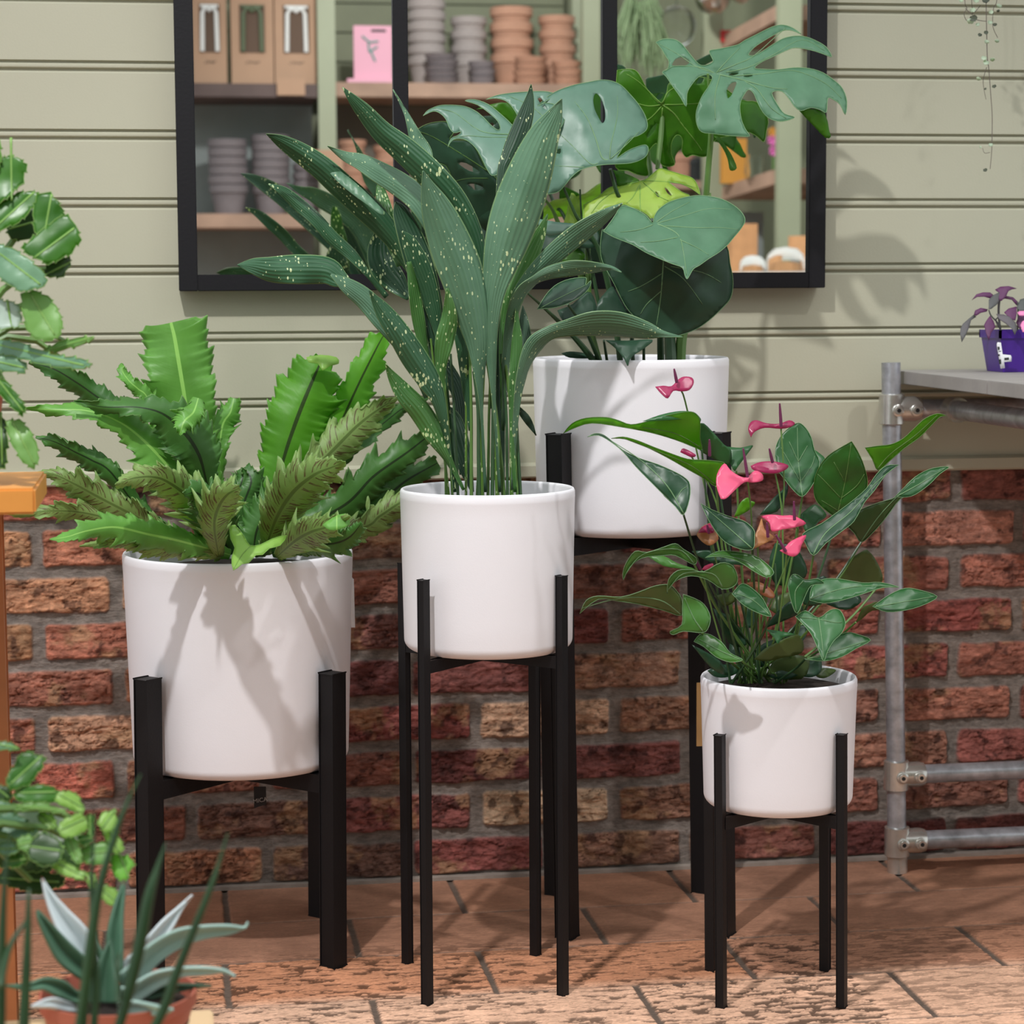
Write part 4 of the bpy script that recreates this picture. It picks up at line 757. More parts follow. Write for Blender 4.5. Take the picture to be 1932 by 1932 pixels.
# ------------------------------------------------------------------ anthurium (small pot)
TA8 = TR(1060, 680, 2.611)
pcS = SS
an = empty('anthurium_plant', (pcS[0], pcS[1], zS1-.05), 'anthurium with glossy heart leaves and pink flowers in the smallest white pot', 'plant')
soil_disc(an, pcS, .105, zS1-.017)
AN = [ # outline, mat, Y, gx, gy, vein
 ([(1500,930),(1540,970),(1580,1060),(1560,1110),(1480,1140),(1400,1112),(1365,1060),(1420,980)],'antholive',-.58,0,.03,None),
 ([(1050,900),(1150,920),(1210,1040),(1150,1100),(1050,1100),(1020,1000)],'anthdk',-.62,0,0,None),
 ([(975,760),(1040,680),(1100,625),(1112,600),(1110,660),(1060,745)],'anthdk',-.62,0,-.03,None),
 ([(1245,440),(1302,490),(1280,545),(1250,580),(1230,500)],'anth',-.60,0,-.03,None),
 ([(1165,770),(1210,730),(1250,710),(1290,740),(1302,770),(1262,800),(1240,832),(1200,842),(1185,800)],'anth',-.62,0,-.04,None),
 ([(670,320),(700,310),(760,370),(800,415),(832,440),(835,500),(800,522),(740,480),(670,430)],'anth',-.68,0,.03,None),
 ([(815,425),(880,430),(940,418),(922,450),(870,520),(850,545),(828,500)],'anth',-.66,0,-.03,None),
 ([(1050,470),(1055,420),(1080,370),(1120,330),(1165,307),(1200,330),(1230,380),(1245,440),(1270,500),(1255,570),(1230,622),(1185,672),(1140,640),(1100,590),(1065,540)],'anth',-.64,0,-.03,[[(1185,668),(1165,500),(1160,330)],[(1175,600),(1120,500),(1080,430)],[(1175,600),(1230,520),(1245,470)],[(1165,500),(1120,400)],[(1165,500),(1210,420)]]),
 ([(1428,398),(1460,450),(1490,520),(1507,600),(1490,660),(1440,712),(1380,752),(1350,772),(1290,732),(1252,690),(1240,640),(1245,580),(1270,520),(1310,470),(1370,430)],'anthlt2',-.66,0,.02,[[(1355,768),(1395,600),(1425,410)],[(1375,680),(1300,600),(1260,560)],[(1375,680),(1450,620),(1490,560)],[(1395,600),(1340,500)],[(1360,740),(1280,690)]]),
 ([(1905,525),(1830,530),(1760,560),(1700,610),(1650,670),(1560,700),(1480,730),(1430,760),(1395,800),(1440,852),(1475,897),(1530,852),(1600,772),(1670,682),(1740,662),(1810,612),(1860,562)],'antholive2',-.62,0,.02,[[(1475,890),(1560,770),(1650,672)]]),
 ([(1640,672),(1700,612),(1760,560),(1830,530),(1908,524),(1860,562),(1810,612),(1740,662),(1690,675)],'anth',-.64,0,-.04,[[(1650,670),(1760,610),(1890,530)]]),
 ([(1493,430),(1560,420),(1620,413),(1680,385),(1740,330),(1790,285),(1850,262),(1892,272),(1862,280),(1820,322),(1760,382),(1690,432),(1620,492),(1558,542),(1530,490)],'anthlt',-.62,0,.03,[[(1555,535),(1620,460),(1740,370),(1850,270)]]),
 ([(1662,514),(1600,518),(1550,560),(1500,630),(1430,692),(1350,752),(1280,802),(1188,852),(1200,902),(1240,962),(1300,902),(1380,842),(1440,792),(1490,702),(1540,642),(1600,560)],'anthdk',-.72,0,-.05,[[(1240,955),(1300,850),(1430,740),(1540,610),(1650,520)]]),
 ([(5,362),(50,310),(120,283),(220,280),(280,295),(340,315),(420,300),(520,270),(600,254),(655,258),(682,300),(682,380),(692,442),(660,432),(560,392),(440,357),(300,330),(150,310),(60,335)],'anthlt',-.74,-.02,.05,[[(685,430),(560,360),(400,330)]]),
 ([(400,300),(480,270),(560,252),(620,250),(660,260),(685,300),(600,290),(500,296)],'anth',-.76,0,-.05,None),
 ([(243,385),(300,376),(370,393),(450,425),(530,455),(620,485),(700,490),(792,500),(800,520),(772,582),(758,622),(700,582),(620,537),(520,480),(400,420),(310,388)],'anthlt',-.76,-.02,.04,[[(760,615),(640,520),(450,440),(300,382)]]),
 ([(125,378),(160,360),(200,363),(240,390),(300,440),(380,480),(470,510),(560,550),(610,580),(632,612),(630,682),(600,762),(560,722),(500,662),(430,592),(360,520),(300,450),(240,402),(180,370)],'anthdk',-.79,-.02,-.03,[[(600,755),(520,620),(400,500),(250,400)],[(560,690),(590,640),(620,620)]]),
 ([(500,665),(560,682),(590,700),(625,690),(600,762),(560,722)],'antholive',-.795,0,0,None),
 ([(683,703),(740,735),(830,770),(900,792),(945,832),(950,872),(940,932),(870,927),(800,892),(750,832),(710,762)],'anthdk',-.80,0,-.03,[[(935,925),(850,850),(700,720)]]),
 ([(303,1083),(300,1050),(315,1000),(360,940),(420,945),(500,920),(560,902),(600,930),(662,972),(650,1007),(560,962),(500,962),(430,967),(380,982),(335,1020)],'anthmid',-.80,0,.03,[[(650,1000),(570,930),(400,955),(310,1060)]]),
 ([(420,962),(500,963),(570,1000),(662,1030),(600,1027),(500,1012)],'anthmid',-.78,0,-.04,None),
 ([(700,975),(760,945),(880,950),(1000,990),(940,1010),(800,1000)],'anthdk',-.72,0,-.04,None),
 ([(640,940),(720,935),(800,950),(840,990),(760,1000),(680,970)],'anthdk',-.72,0,-.04,None),
 ([(705,972),(770,940),(860,942),(950,962),(1010,1002),(1045,1045),(1010,1070),(950,1042),(870,992),(780,967)],'anthmid',-.80,0,-.04,[[(1010,1065),(900,985),(740,955)]]),
 ([(518,1148),(525,1080),(570,1035),(640,1030),(700,1040),(780,997),(840,1010),(867,1070),(850,1112),(790,1127),(720,1082),(640,1062),(570,1082),(530,1120)],'anthmid',-.82,0,.03,[[(790,1115),(740,1050),(600,1050),(525,1130)]]),
 ([(88,1248),(120,1182),(180,1160),(290,1165),(380,1140),(460,1110),(530,1105),(570,1140),(592,1182),(590,1257),(500,1232),(380,1202),(280,1187),(180,1177)],'antholive',-.80,0,.04,[[(585,1250),(480,1180),(300,1170),(100,1220)]]),
 ([(598,1152),(650,1170),(700,1200),(732,1262),(720,1322),(690,1342),(600,1335),(550,1352),(533,1335),(590,1302),(593,1220)],'anthmid',-.84,0,.0,[[(695,1335),(650,1270),(605,1170)]]),
 ([(745,1220),(850,1280),(910,1400),(820,1390)],'anthdk',-.70,0,0,None),
 ([(650,1385),(680,1350),(730,1350),(790,1390),(830,1440),(892,1475),(830,1487),(760,1462),(700,1412)],'anthmid',-.82,0,-.04,[[(880,1475),(780,1430),(670,1370)]]),
 ([(750,1160),(850,1140),(860,1180),(800,1210)],'antholive',-.72,0,0,None),
 ([(838,1150),(880,1102),(920,1110),(980,1160),(1010,1210),(1030,1262),(960,1242),(890,1202)],'anth',-.80,0,-.04,[[(1025,1255),(940,1180),(850,1145)]]),
 ([(948,1472),(1000,1420),(1080,1380),(1160,1350),(1190,1390),(1180,1442),(1100,1462),(1010,1482)],'antholive',-.76,0,.02,None),
 ([(1005,1325),(1050,1330),(1152,1350),(1090,1365),(1065,1397),(1048,1370)],'anth',-.80,0,-.04,None),
 ([(848,772),(880,700),(915,675),(925,690),(952,700),(930,732),(880,762)],'anthlt',-.70,0,0,None),
 ([(1190,1110),(1290,1060),(1320,1130),(1280,1200),(1190,1200)],'anthdk',-.74,0,0,None),
 ([(1300,1200),(1380,1170),(1450,1150),(1475,1190),(1400,1230)],'anthdk',-.68,0,-.03,None),
 ([(1220,1182),(1230,1120),(1280,1080),(1360,1075),(1480,1095),(1570,1093),(1662,1117),(1580,1120),(1480,1152),(1380,1182),(1290,1197)],'anth',-.78,0,-.05,[[(1225,1175),(1360,1130),(1500,1110),(1650,1115)]]),
 ([(1448,1292),(1480,1222),(1520,1200),(1560,1190),(1620,1230),(1530,1232),(1480,1272)],'antholive',-.70,0,.03,None),
 ([(1530,1212),(1560,1190),(1620,1150),(1690,1122),(1760,1130),(1850,1162),(1790,1202),(1700,1230),(1600,1240)],'anth',-.74,0,-.05,[[(1540,1215),(1680,1190),(1840,1162)]]),
 ([(1195,1472),(1290,1450),(1320,1380),(1400,1340),(1460,1350),(1522,1378),(1450,1420),(1380,1460),(1290,1482)],'anth',-.76,0,-.05,[[(1210,1470),(1350,1430),(1510,1380)]]),
 ([(1150,1262),(1200,1232),(1265,1267),(1320,1230),(1370,1230),(1397,1290),(1380,1342),(1340,1382),(1310,1432),(1290,1482),(1262,1422),(1230,1352),(1190,1302)],'anth',-.84,0,-.05,[[(1266,1270),(1280,1370),(1290,1470)],[(1268,1275),(1340,1290),(1380,1290)],[(1266,1275),(1220,1270),(1170,1265)]]),
 ([(1113,1110),(1130,1060),(1160,1055),(1200,1080),(1260,1075),(1292,1100),(1230,1110),(1200,1160),(1160,1247),(1130,1190)],'anth',-.82,0,-.02,[[(1190,1085),(1150,1140),(1155,1235)]]),
 ([(1000,1320),(1060,1240),(1140,1180),(1190,1230),(1100,1280)],'anthdk',-.72,0,0,None),
 ([(1000,1560),(1060,1460),(1160,1450),(1220,1480),(1180,1570)],'antholive',-.70,0,0,None),
 ([(640,1400),(700,1430),(780,1480),(820,1550),(740,1520)],'anthdk',-.74,0,0,None),
]
M['anthmid'] = leafmat('anthurium green leaf', (62, 112, 46), (84, 134, 62), 0.30, 0.25); M['anthlt2'] = leafmat('anthurium matt leaf', (44, 94, 34), (58, 110, 42), 0.35, 0.3)
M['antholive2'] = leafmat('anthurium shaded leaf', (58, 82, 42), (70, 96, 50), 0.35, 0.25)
for ol, m_, y_, gx, gy, vn in AN:
    pleaf(an, TA8, ol, M[m_], y_, gx, gy, .03, vn or (), (), M['stem' if m_ in ('anthlt', 'anthlt2') else 'vein'] if vn else None, 2.0, grid=7)
for i_, (x_, y_, w_, h_, m_, d_) in enumerate([(800,1530,150,90,'anthdk',-.70),(900,1500,120,120,'antholive',-.66),(1100,1540,170,80,'anthdk',-.70),(1230,1520,140,90,'anthdk',-.68),(1000,1450,110,150,'anthdk',-.64),(1290,1540,90,70,'antholive',-.66),(860,1400,90,150,'anthdk',-.64),(1150,1360,110,140,'anthdk',-.63),(930,1250,90,150,'anthdk',-.63),(1080,1200,110,120,'antholive',-.63)]):  # dark filler leaves added to darken the inside of the pot
    a_ = .5-.9*((i_*3) % 5)/4; q_ = [(-.5,.25),(-.3,-.2),(.05,-.42),(.5,-.5),(.42,-.05),(.2,.3),(-.15,.42)]
    pleaf(an, TA8, [(x_+w_*(u*math.cos(a_)-v*math.sin(a_)), y_+h_*(u*math.sin(a_)+v*math.cos(a_))) for u, v in q_], M[m_], d_, 0, -.03, .03)
base = lambda i: (960+((i*53) % 280)-130, 1590)
TOPS = [((690,440),-.74),((760,620),-.76),((600,760),-.79),((1185,670),-.64),((1355,768),-.66),((1240,960),-.72),((1475,895),-.62),((1475,895),-.60),((940,930),-.78),((650,1000),-.79),((700,1045),-.80),((1010,1070),-.78),((790,1125),-.80),((690,1340),-.82),((590,1250),-.78),((880,1475),-.80),((1030,1260),-.78),((1266,1270),-.82),((1225,1175),-.76),((1448,1290),-.70),((1200,1470),-.76),((1190,1085),-.80),((855,1150),-.76),((860,545),-.66),((770,600),-.68),((1560,1110),-.60),((1050,1000),-.64),((920,1080),-.70)]
for i, ((x, y), yy) in enumerate(TOPS):
    bx, by = base(i); mxp = (bx*.55+x*.45)
    stalk(an, TA8, [(x, y, 11), (x*.5+mxp*.5+(bx-x)*.05, y*.6+by*.4, 13), (bx, by, 15)], M['stem' if i % 2 else 'stemdark'], yy, -.70+.03*((i*5) % 4), name='petiole')
# flowers: spathe, spadix and stalk
FL = [
 ([(460,130),(500,125),(540,127),(570,97),(600,80),(640,85),(650,110),(630,145),(590,153),(550,150),(522,187),(490,165)],'magspath',-.74,((566,108),(553,42)),(590,152),(622,260)),
 ([(932,380),(918,340),(930,305),(960,295),(1010,310),(1070,312),(1120,295),(1148,310),(1130,327),(1080,337),(1000,332),(950,352)],'magspath',-.70,((1080,325),(1073,212)),(1080,335),(1092,700)),
 ([(930,520),(980,500),(1050,499),(1112,515),(1105,537),(1050,557),(980,550),(940,537)],'magspath',-.71,((1038,502),(1022,435)),(1050,550),(1085,760)),
 ([(783,682),(762,620),(765,560),(800,508),(830,540),(870,567),(910,577),(950,543),(987,560),(988,592),(940,602),(900,600),(850,642),(810,680)],'pinkspath',-.80,((915,575),(893,433)),(915,590),(935,800)),
 ([(980,768),(1030,760),(1090,765),(1140,765),(1203,802),(1150,822),(1090,832),(1035,842),(1022,800)],'pinkspath',-.78,((1146,785),(1143,695)),(1150,815),(1155,880)),
 ([(1073,937),(1100,920),(1130,890),(1203,860),(1180,912),(1170,947),(1140,967),(1100,952)],'pinkspath',-.84,((1103,940),(1055,860)),(1108,950),(1070,1290)),
 ([(940,930),(945,880),(972,810),(985,780),(1000,835),(1045,872),(990,907)],'orangespath',-.79,((1015,870),(1010,800)),(965,900),(975,1300)),
 ([(690,1030),(705,1012),(740,1000),(745,1012),(715,1032)],'pinkspath',-.77,((682,1030),(655,972)),(690,1035),(790,1400)),
 ([(908,1097),(960,1090),(1010,1110),(1047,1150),(1037,1172),(990,1157),(960,1130)],'orangespath',-.74,((1005,1120),(1000,1075)),(1000,1150),(1020,1500)),
 ([(663,860),(690,820),(740,800),(752,830),(772,880),(730,912),(690,892)],'orangespath',-.76,((725,850),(715,810)),(740,890),(830,1300)),
 ([(583,452),(600,433),(660,465),(642,478),(610,465)],'magspath',-.70,((728,470),(727,390)),(640,475),(760,700)),
]
for ol, m_, y_, sp, s0, s1 in FL:
    fp = pleaf(an, TA8, ol, M[m_], y_, 0, -.04, .03, (), (), None, 1, name='flower', grid=6, wav=.003)
    (xa_, ya_), (xb_2, yb_2) = sp
    stalk(fp, TA8, [(xa_, ya_, 17), ((xa_+xb_2)/2, (ya_+yb_2)/2, 16), (xb_2, yb_2, 9)], M['spadix'], y_-.006, y_-.012, name='spadix')
    bx, by = base(int(s0[0]) % 11)
    stalk(fp, TA8, [(s0[0], s0[1], 9), (s1[0], s1[1], 9), ((s1[0]+bx)/2, (s1[1]+by)/2, 10), (bx, by, 12)], M['stem'], y_+.004, -.69, name='stalk')
pleaf(an, TA8, [(672,850),(690,822),(740,800),(748,825),(745,850),(700,848)], M['magspath'], -.768, name='flower_spathe')

# ------------------------------------------------------------------ pipe rack, table top, purple plant
rk = empty('pipe_table_frame', (1.25, -.086, 0), 'galvanised pipe frame with clamp fittings standing against the brick wall', 'table frame')
ptop = at(1681, 684, -.086); pbot = Vector((at(1693, 1645, -.086).x, -.086, 0.0))
pr_ = .0165
def ppt(z): return pbot+(ptop-pbot)*(z/ptop.z)
MB().tube([pbot, ptop], pr_, 32).build('upright_pipe', M['galv'], rk, True)
MB().tube([pbot+Vector((0, 0, 0)), ppt(.045)], pr_+.0012, 32).build('pipe_foot', M['steel'], rk, True)
MB().tube([(1.25, -.86, 0), (1.25, -.86, ptop.z)], pr_, 32).build('upright_pipe', M['galv'], rk, True)
MB().tube([(2.25, -.086, 0), (2.25, -.086, ptop.z-.03)], pr_, 32).build('upright_pipe', M['galv'], rk, True)
def clamp(zc, along):
    c = ppt(zc); d = Vector((1, 0, 0)) if along == 'x' else Vector((.55, -.8, 0)).normalized()
    cb = MB().tube([c-Vector((0, 0, .027)), c-Vector((0, 0, .025)), c+Vector((0, 0, .025)), c+Vector((0, 0, .027))], [pr_+.003, pr_+.0055, pr_+.0055, pr_+.003], 32)
    cb.tube([c+Vector((.010, -.0, 0)), c+Vector((.040, 0, 0)), c+Vector((.050, 0, 0))], [.0215, .0225, .020], 32)
    o = cb.build('pipe_clamp', M['steel'], rk, True)
    for k_ in (0, 1):
        b = c+Vector((.004+.033*k_, -.0225, -.001))
        MB().tube([b+Vector((0, .004, 0)), b+Vector((0, -.003, 0)), b+Vector((0, -.004, 0))], [.0105, .0105, .009], 24).tube([b+Vector((0, -.004, 0)), b+Vector((0, -.0065, 0))], [.0072, .0066], 24).build('set_screw', M['steel'], o, True)
        MB().tube([b+Vector((0, -.006, 0)), b+Vector((0, -.0072, 0))], .0038, 6).build('screw_socket', M['darkhole'], o)
zc1, zc2, zc3 = at(1685, 772, -.086).z, at(1693, 1462, -.086).z, at(1693, 1587, -.086).z
clamp(zc1, 'y'); clamp(zc2, 'x'); clamp(zc3, 'x')
for z_ in (zc2, zc3): MB().tube([ppt(z_)+Vector((.045, 0, 0)), Vector((2.25, -.086, z_))], pr_, 32).build('cross_pipe', M['galv'], rk, True)
MB().tube([ppt(zc1)+Vector((.050, 0, 0)), Vector((2.25, -.086, zc1))], pr_, 32).build('cross_pipe', M['galv'], rk, True)
MB().tube([Vector((1.342, -.092, zc1-.001)), Vector((1.342, -.86, zc1+.004))], pr_, 32).build('cross_pipe', M['galv'], rk, True)
MB().tube([Vector((1.342, -.10, zc1-.001)), Vector((1.342, -.135, zc1-.001))], pr_+.005, 32).build('pipe_clamp', M['steel'], rk, True)
zt_ = .884
tt = empty('table_top', (1.6, -.4, zt_-.022), 'grey plank table top resting on the galvanised pipe frame', 'table top')
for y0, y1 in ((-.475, -.006), (-.955, -.478)): MB().box((1.262, y0, zt_-.022), (2.45, y1, zt_), .0012).build('plank', M['slat'], tt)
for x_ in (1.42, 1.95): MB().box((x_, -.93, zt_-.040), (x_+.05, -.03, zt_-.022)).build('batten', M['rawwood'], tt)
TD = TR(1620, 500, 4.6)
gp = at(1925, 700, -.13)
gpl = empty('purple_plant_pot', (gp.x, -.13, zt_), 'square purple plastic pot on the grey table top', 'plant pot')
def sqpot(mb, c, b, t, z0, z1, th=.002):
    x, y = c
    vs = [(x-b, y-b, z0), (x+b, y-b, z0), (x+b, y+b, z0), (x-b, y+b, z0), (x-t, y-t, z1), (x+t, y-t, z1), (x+t, y+t, z1), (x-t, y+t, z1)]
    return mb.add(vs, [(0,3,2,1),(0,1,5,4),(1,2,6,5),(2,3,7,6),(3,0,4,7)])
pl_, ptz = at(1889, 700, -.16).x, at(1889, 623, -.16).z; rimz = at(1889, 638, -.16).z
hw = .037
mb = sqpot(MB(), (pl_+hw, -.13), hw, hw+.008, zt_+.0005, rimz); c_ = (pl_+hw, -.13); t_ = hw+.011
mb.box((c_[0]-t_, c_[1]-t_, rimz), (c_[0]+t_, c_[1]-t_+.004, ptz)).box((c_[0]-t_, c_[1]+t_-.004, rimz), (c_[0]+t_, c_[1]+t_, ptz)).box((c_[0]-t_, c_[1]-t_, rimz), (c_[0]-t_+.004, c_[1]+t_, ptz)).box((c_[0]+t_-.004, c_[1]-t_, rimz), (c_[0]+t_, c_[1]+t_, ptz))
mb.build('pot_body', M['purple'], gpl)
lb = pleaf(gpl, TD, [(1198,690),(1205,670),(1235,672),(1250,775),(1320,782),(1328,800),(1325,838),(1262,842),(1270,895),(1232,900)], M['tagwhite'], -.19, 0, 0, 0, name='care_label', smooth=1, wav=0, thick=.0003)
for a_ in ([(1205,710),(1222,708),(1225,735),(1208,737)], [(1210,775),(1224,774),(1226,788),(1212,790)], [(1215,820),(1235,818),(1238,858),(1220,862)], [(1265,806),(1304,802),(1305,822),(1266,826)], [(1214,746),(1236,744),(1237,750),(1215,752)]):
    pleaf(gpl, TD, a_, M['ink'], -.191, 0, 0, 0, name='label_print', smooth=1, wav=0, thick=0)
gy_ = empty('purple_leaf_plant', (c_[0], c_[1], ptz-.012), 'small plant with drooping purple and grey green leaves in the purple pot', 'plant')
MB().box((c_[0]-hw, c_[1]-hw, ptz-.016), (c_[0]+hw, c_[1]+hw, ptz-.008)).build('soil', M['soil'], gy_)
for ol, m_, y_ in [([(885,545),(880,600),(895,670),(925,620),(960,540),(975,480),(1020,450),(1000,430),(950,470),(905,510)],'gyngr',-.17), ([(1000,430),(1010,395),(1060,372),(1122,385),(1110,405),(1060,415),(1020,442)],'gyn',-.16),
    ([(980,307),(1020,255),(1080,237),(1140,238),(1170,262),(1150,292),(1090,275),(1030,277)],'gyn',-.15), ([(1128,382),(1130,300),(1170,260),(1222,235),(1232,290),(1202,342),(1150,382)],'gyngr',-.16),
    ([(1183,215),(1230,188),(1300,183),(1330,190),(1372,205),(1330,212),(1300,227),(1280,272),(1240,312),(1213,300),(1215,240)],'gyn',-.15), ([(1240,302),(1280,268),(1340,280),(1382,320),(1372,352),(1330,302),(1270,292)],'gyn',-.14),
    ([(1262,412),(1300,378),(1370,360),(1372,420),(1360,482),(1320,472)],'gyn',-.17), ([(1193,425),(1260,430),(1310,450),(1362,500),(1377,560),(1355,608),(1330,552),(1280,512),(1220,472)],'gyngr',-.20),
    ([(1088,520),(1110,480),(1140,440),(1172,490),(1187,540),(1150,590),(1130,658),(1108,600)],'gyn',-.19), ([(1370,372),(1400,300),(1450,285),(1500,340),(1450,402),(1400,402)],'gyngr',-.15), ([(1375,412),(1400,400),(1460,398),(1460,442),(1395,440)],'pinkfl',-.17), ([(1403,522),(1420,490),(1460,468),(1460,585),(1422,582)],'pinkfl',-.19), ([(1390,440),(1440,430),(1470,500),(1400,560),(1365,500)],'gyn',-.16)]:
    pleaf(gy_, TD, ol, M[m_], y_, 0, -.05, .1, smooth=1, name='flower' if m_ == 'pinkfl' else 'leaf', grid=4, wav=.003)
for q in ([(1235,570,14),(1205,500,14),(1150,440,14),(1130,390,10)], [(1230,570,20),(1215,420,22),(1220,320,22),(1240,280,14)], [(1240,570,14),(1190,480,12),(1240,440,12)], [(1380,570,12),(1385,480,14),(1380,320,14)], [(1350,560,12),(1320,480,12)]):
    stalk(gy_, TD, q, M['gyngr'], -.14, -.15)

# ------------------------------------------------------------------ string of hearts hanging from above
TC = TR(1560, 0, 3.863); YS = -.16
sh = empty('string_of_hearts_vine', at(1860, -60, YS), 'thin trailing vine with small pale heart leaves hanging down at the top right', 'plant')
for q in ([(1160,-300,6),(1160,-20,6),(1165,250,7),(1170,430,7),(1180,500,6),(1195,700,6),(1205,850,6),(1203,1050,6),(1200,1120,5),(1190,1232,5)], [(1060,-300,5),(1055,-20,5),(1060,60,5),(1065,130,5),(1120,150,5),(1165,155,5)], [(1240,-300,6),(1240,-10,6),(1215,60,5),(1210,190,5),(1245,275,5)],
          [(1005,-300,5),(1005,0,5),(1020,60,5),(1000,100,5),(1020,150,5),(1060,130,5)], [(1165,490,5),(1140,580,5),(1145,650,4),(1160,725,4)], [(1120,40,5),(1060,100,5),(1010,60,5)], [(1190,1110,4),(1150,1115,4),(1135,1080,4)]):
    stalk(sh, TC, q, M['vine'], YS, YS+.01, name='stem', n=5)
hpz = at(1860, -360, YS); hp = empty('hanging_planter', hpz+Vector((0, 0, .09)), 'small white planter holding the trailing heart vine, hung just above the frame', 'hanging pot')
MB().lathe((hpz.x, YS, hpz.z), [(.0005, 0), (.05, 0), (.062, .08), (.066, .085), (.066, .092), (.058, .092), (.045, .01), (.0005, .01)], 32).build('pot_body', M['white'], hp, True)
MB().tube([(hpz.x, YS, hpz.z+.07), (hpz.x, YS, hpz.z+.5)], .0012, 5).tube([(hpz.x, YS, hpz.z+.5), (hpz.x, 0, hpz.z+.5)], .003, 6).build('hanger', M['vine'], hp)
for k_, (xx, w_) in enumerate(((1160, 6), (1060, 5), (1240, 6), (1005, 5))):
    q0_ = at(1560+xx/3.863, -77, YS); sx_ = (-1 if k_ % 2 else 1)*.067
    MB().tube([q0_, (q0_.x*.5+(hpz.x+sx_)*.5, YS, hpz.z-.01), (hpz.x+sx_, YS, hpz.z+.06), (hpz.x+sx_*.8, YS, hpz.z+.098), (hpz.x, YS, hpz.z+.085)], .0007, 5).build('stem', M['vine'], sh, True)
rs_ = random.Random(4)
for x, y, s_, dk_ in [(980,5,34,0),(1065,75,44,0),(1045,157,52,0),(1100,180,32,0),(1198,90,36,0),(1255,45,40,0),(1190,165,38,0),(1240,300,34,0),(1165,305,38,0),(1145,425,42,0),(1208,435,36,0),(1160,458,46,0),(1105,575,36,0),(1115,255,32,1),(1160,238,34,1),(1220,630,32,1),(1155,648,20,1),(1195,1057,34,0),(1120,1072,20,0),(1155,1240,32,1),(1160,3,56,1),(1225,180,30,1),(1250,80,26,1),(1090,5,44,0),(1070,135,60,1),(1020,-40,50,0),(1120,-60,56,0),(1210,-50,50,1)]:
    an_ = rs_.uniform(-.7, .7); ol = []
    for k_ in range(14):
        a = k_/14*6.283; r_ = s_/2*(1-.35*abs(math.sin(a/2))**6+.25*math.cos(a)*0+(0.25 if k_ == 7 else 0)); r_ *= (.72 if k_ == 0 else 1)
        ol.append((x+r_*math.sin(a+an_), y-r_*math.cos(a+an_)*.85))
    pleaf(sh, TC, ol, M['heartdk' if dk_ else 'heart'], YS-.006, rs_.uniform(-.1, .1), rs_.uniform(-.15, .1), 0, smooth=2, grid=4, wav=.001)

# ------------------------------------------------------------------ pine rack and plants in the left foreground
YR = -1.00
a0 = at(14, 1847, -.57)
zt1 = at(30, 880, -1.0).z
rack = empty('pine_rack', (at(5, 1400, YR).x, YR, 0), 'orange pine shelf and post at the left edge of the photo', 'rack')
zs_ = at(30, 905, -1.10).z
xr = at(66, 900, -1.22).x
MB().box((-1.2, -1.22, zs_-.030), (xr, -.98, zs_), .003).build('shelf_board', M['pine'], rack)
px1 = at(12, 1300, -1.0).x
MB().bar((px1-.024, -1.0, 0), (px1-.026, -1.0, zs_-.03), .05, .04, 0, .002).build('post', M['postwood'], rack, origin=(px1-.03, -1.0, 0))
MB().bar((-1.12, -1.0, 0), (-1.12, -1.0, zs_-.03), .05, .04, 0, .002).build('post', M['postwood'], rack, origin=(-1.12, -1.0, 0))
for x_ in (px1-.024, -1.12): MB().bar((x_, -1.19, 0), (x_, -1.19, zs_-.03), .05, .04, 0, .002).build('post', M['postwood'], rack, origin=(x_, -1.19, 0)) if x_ < -1 else None

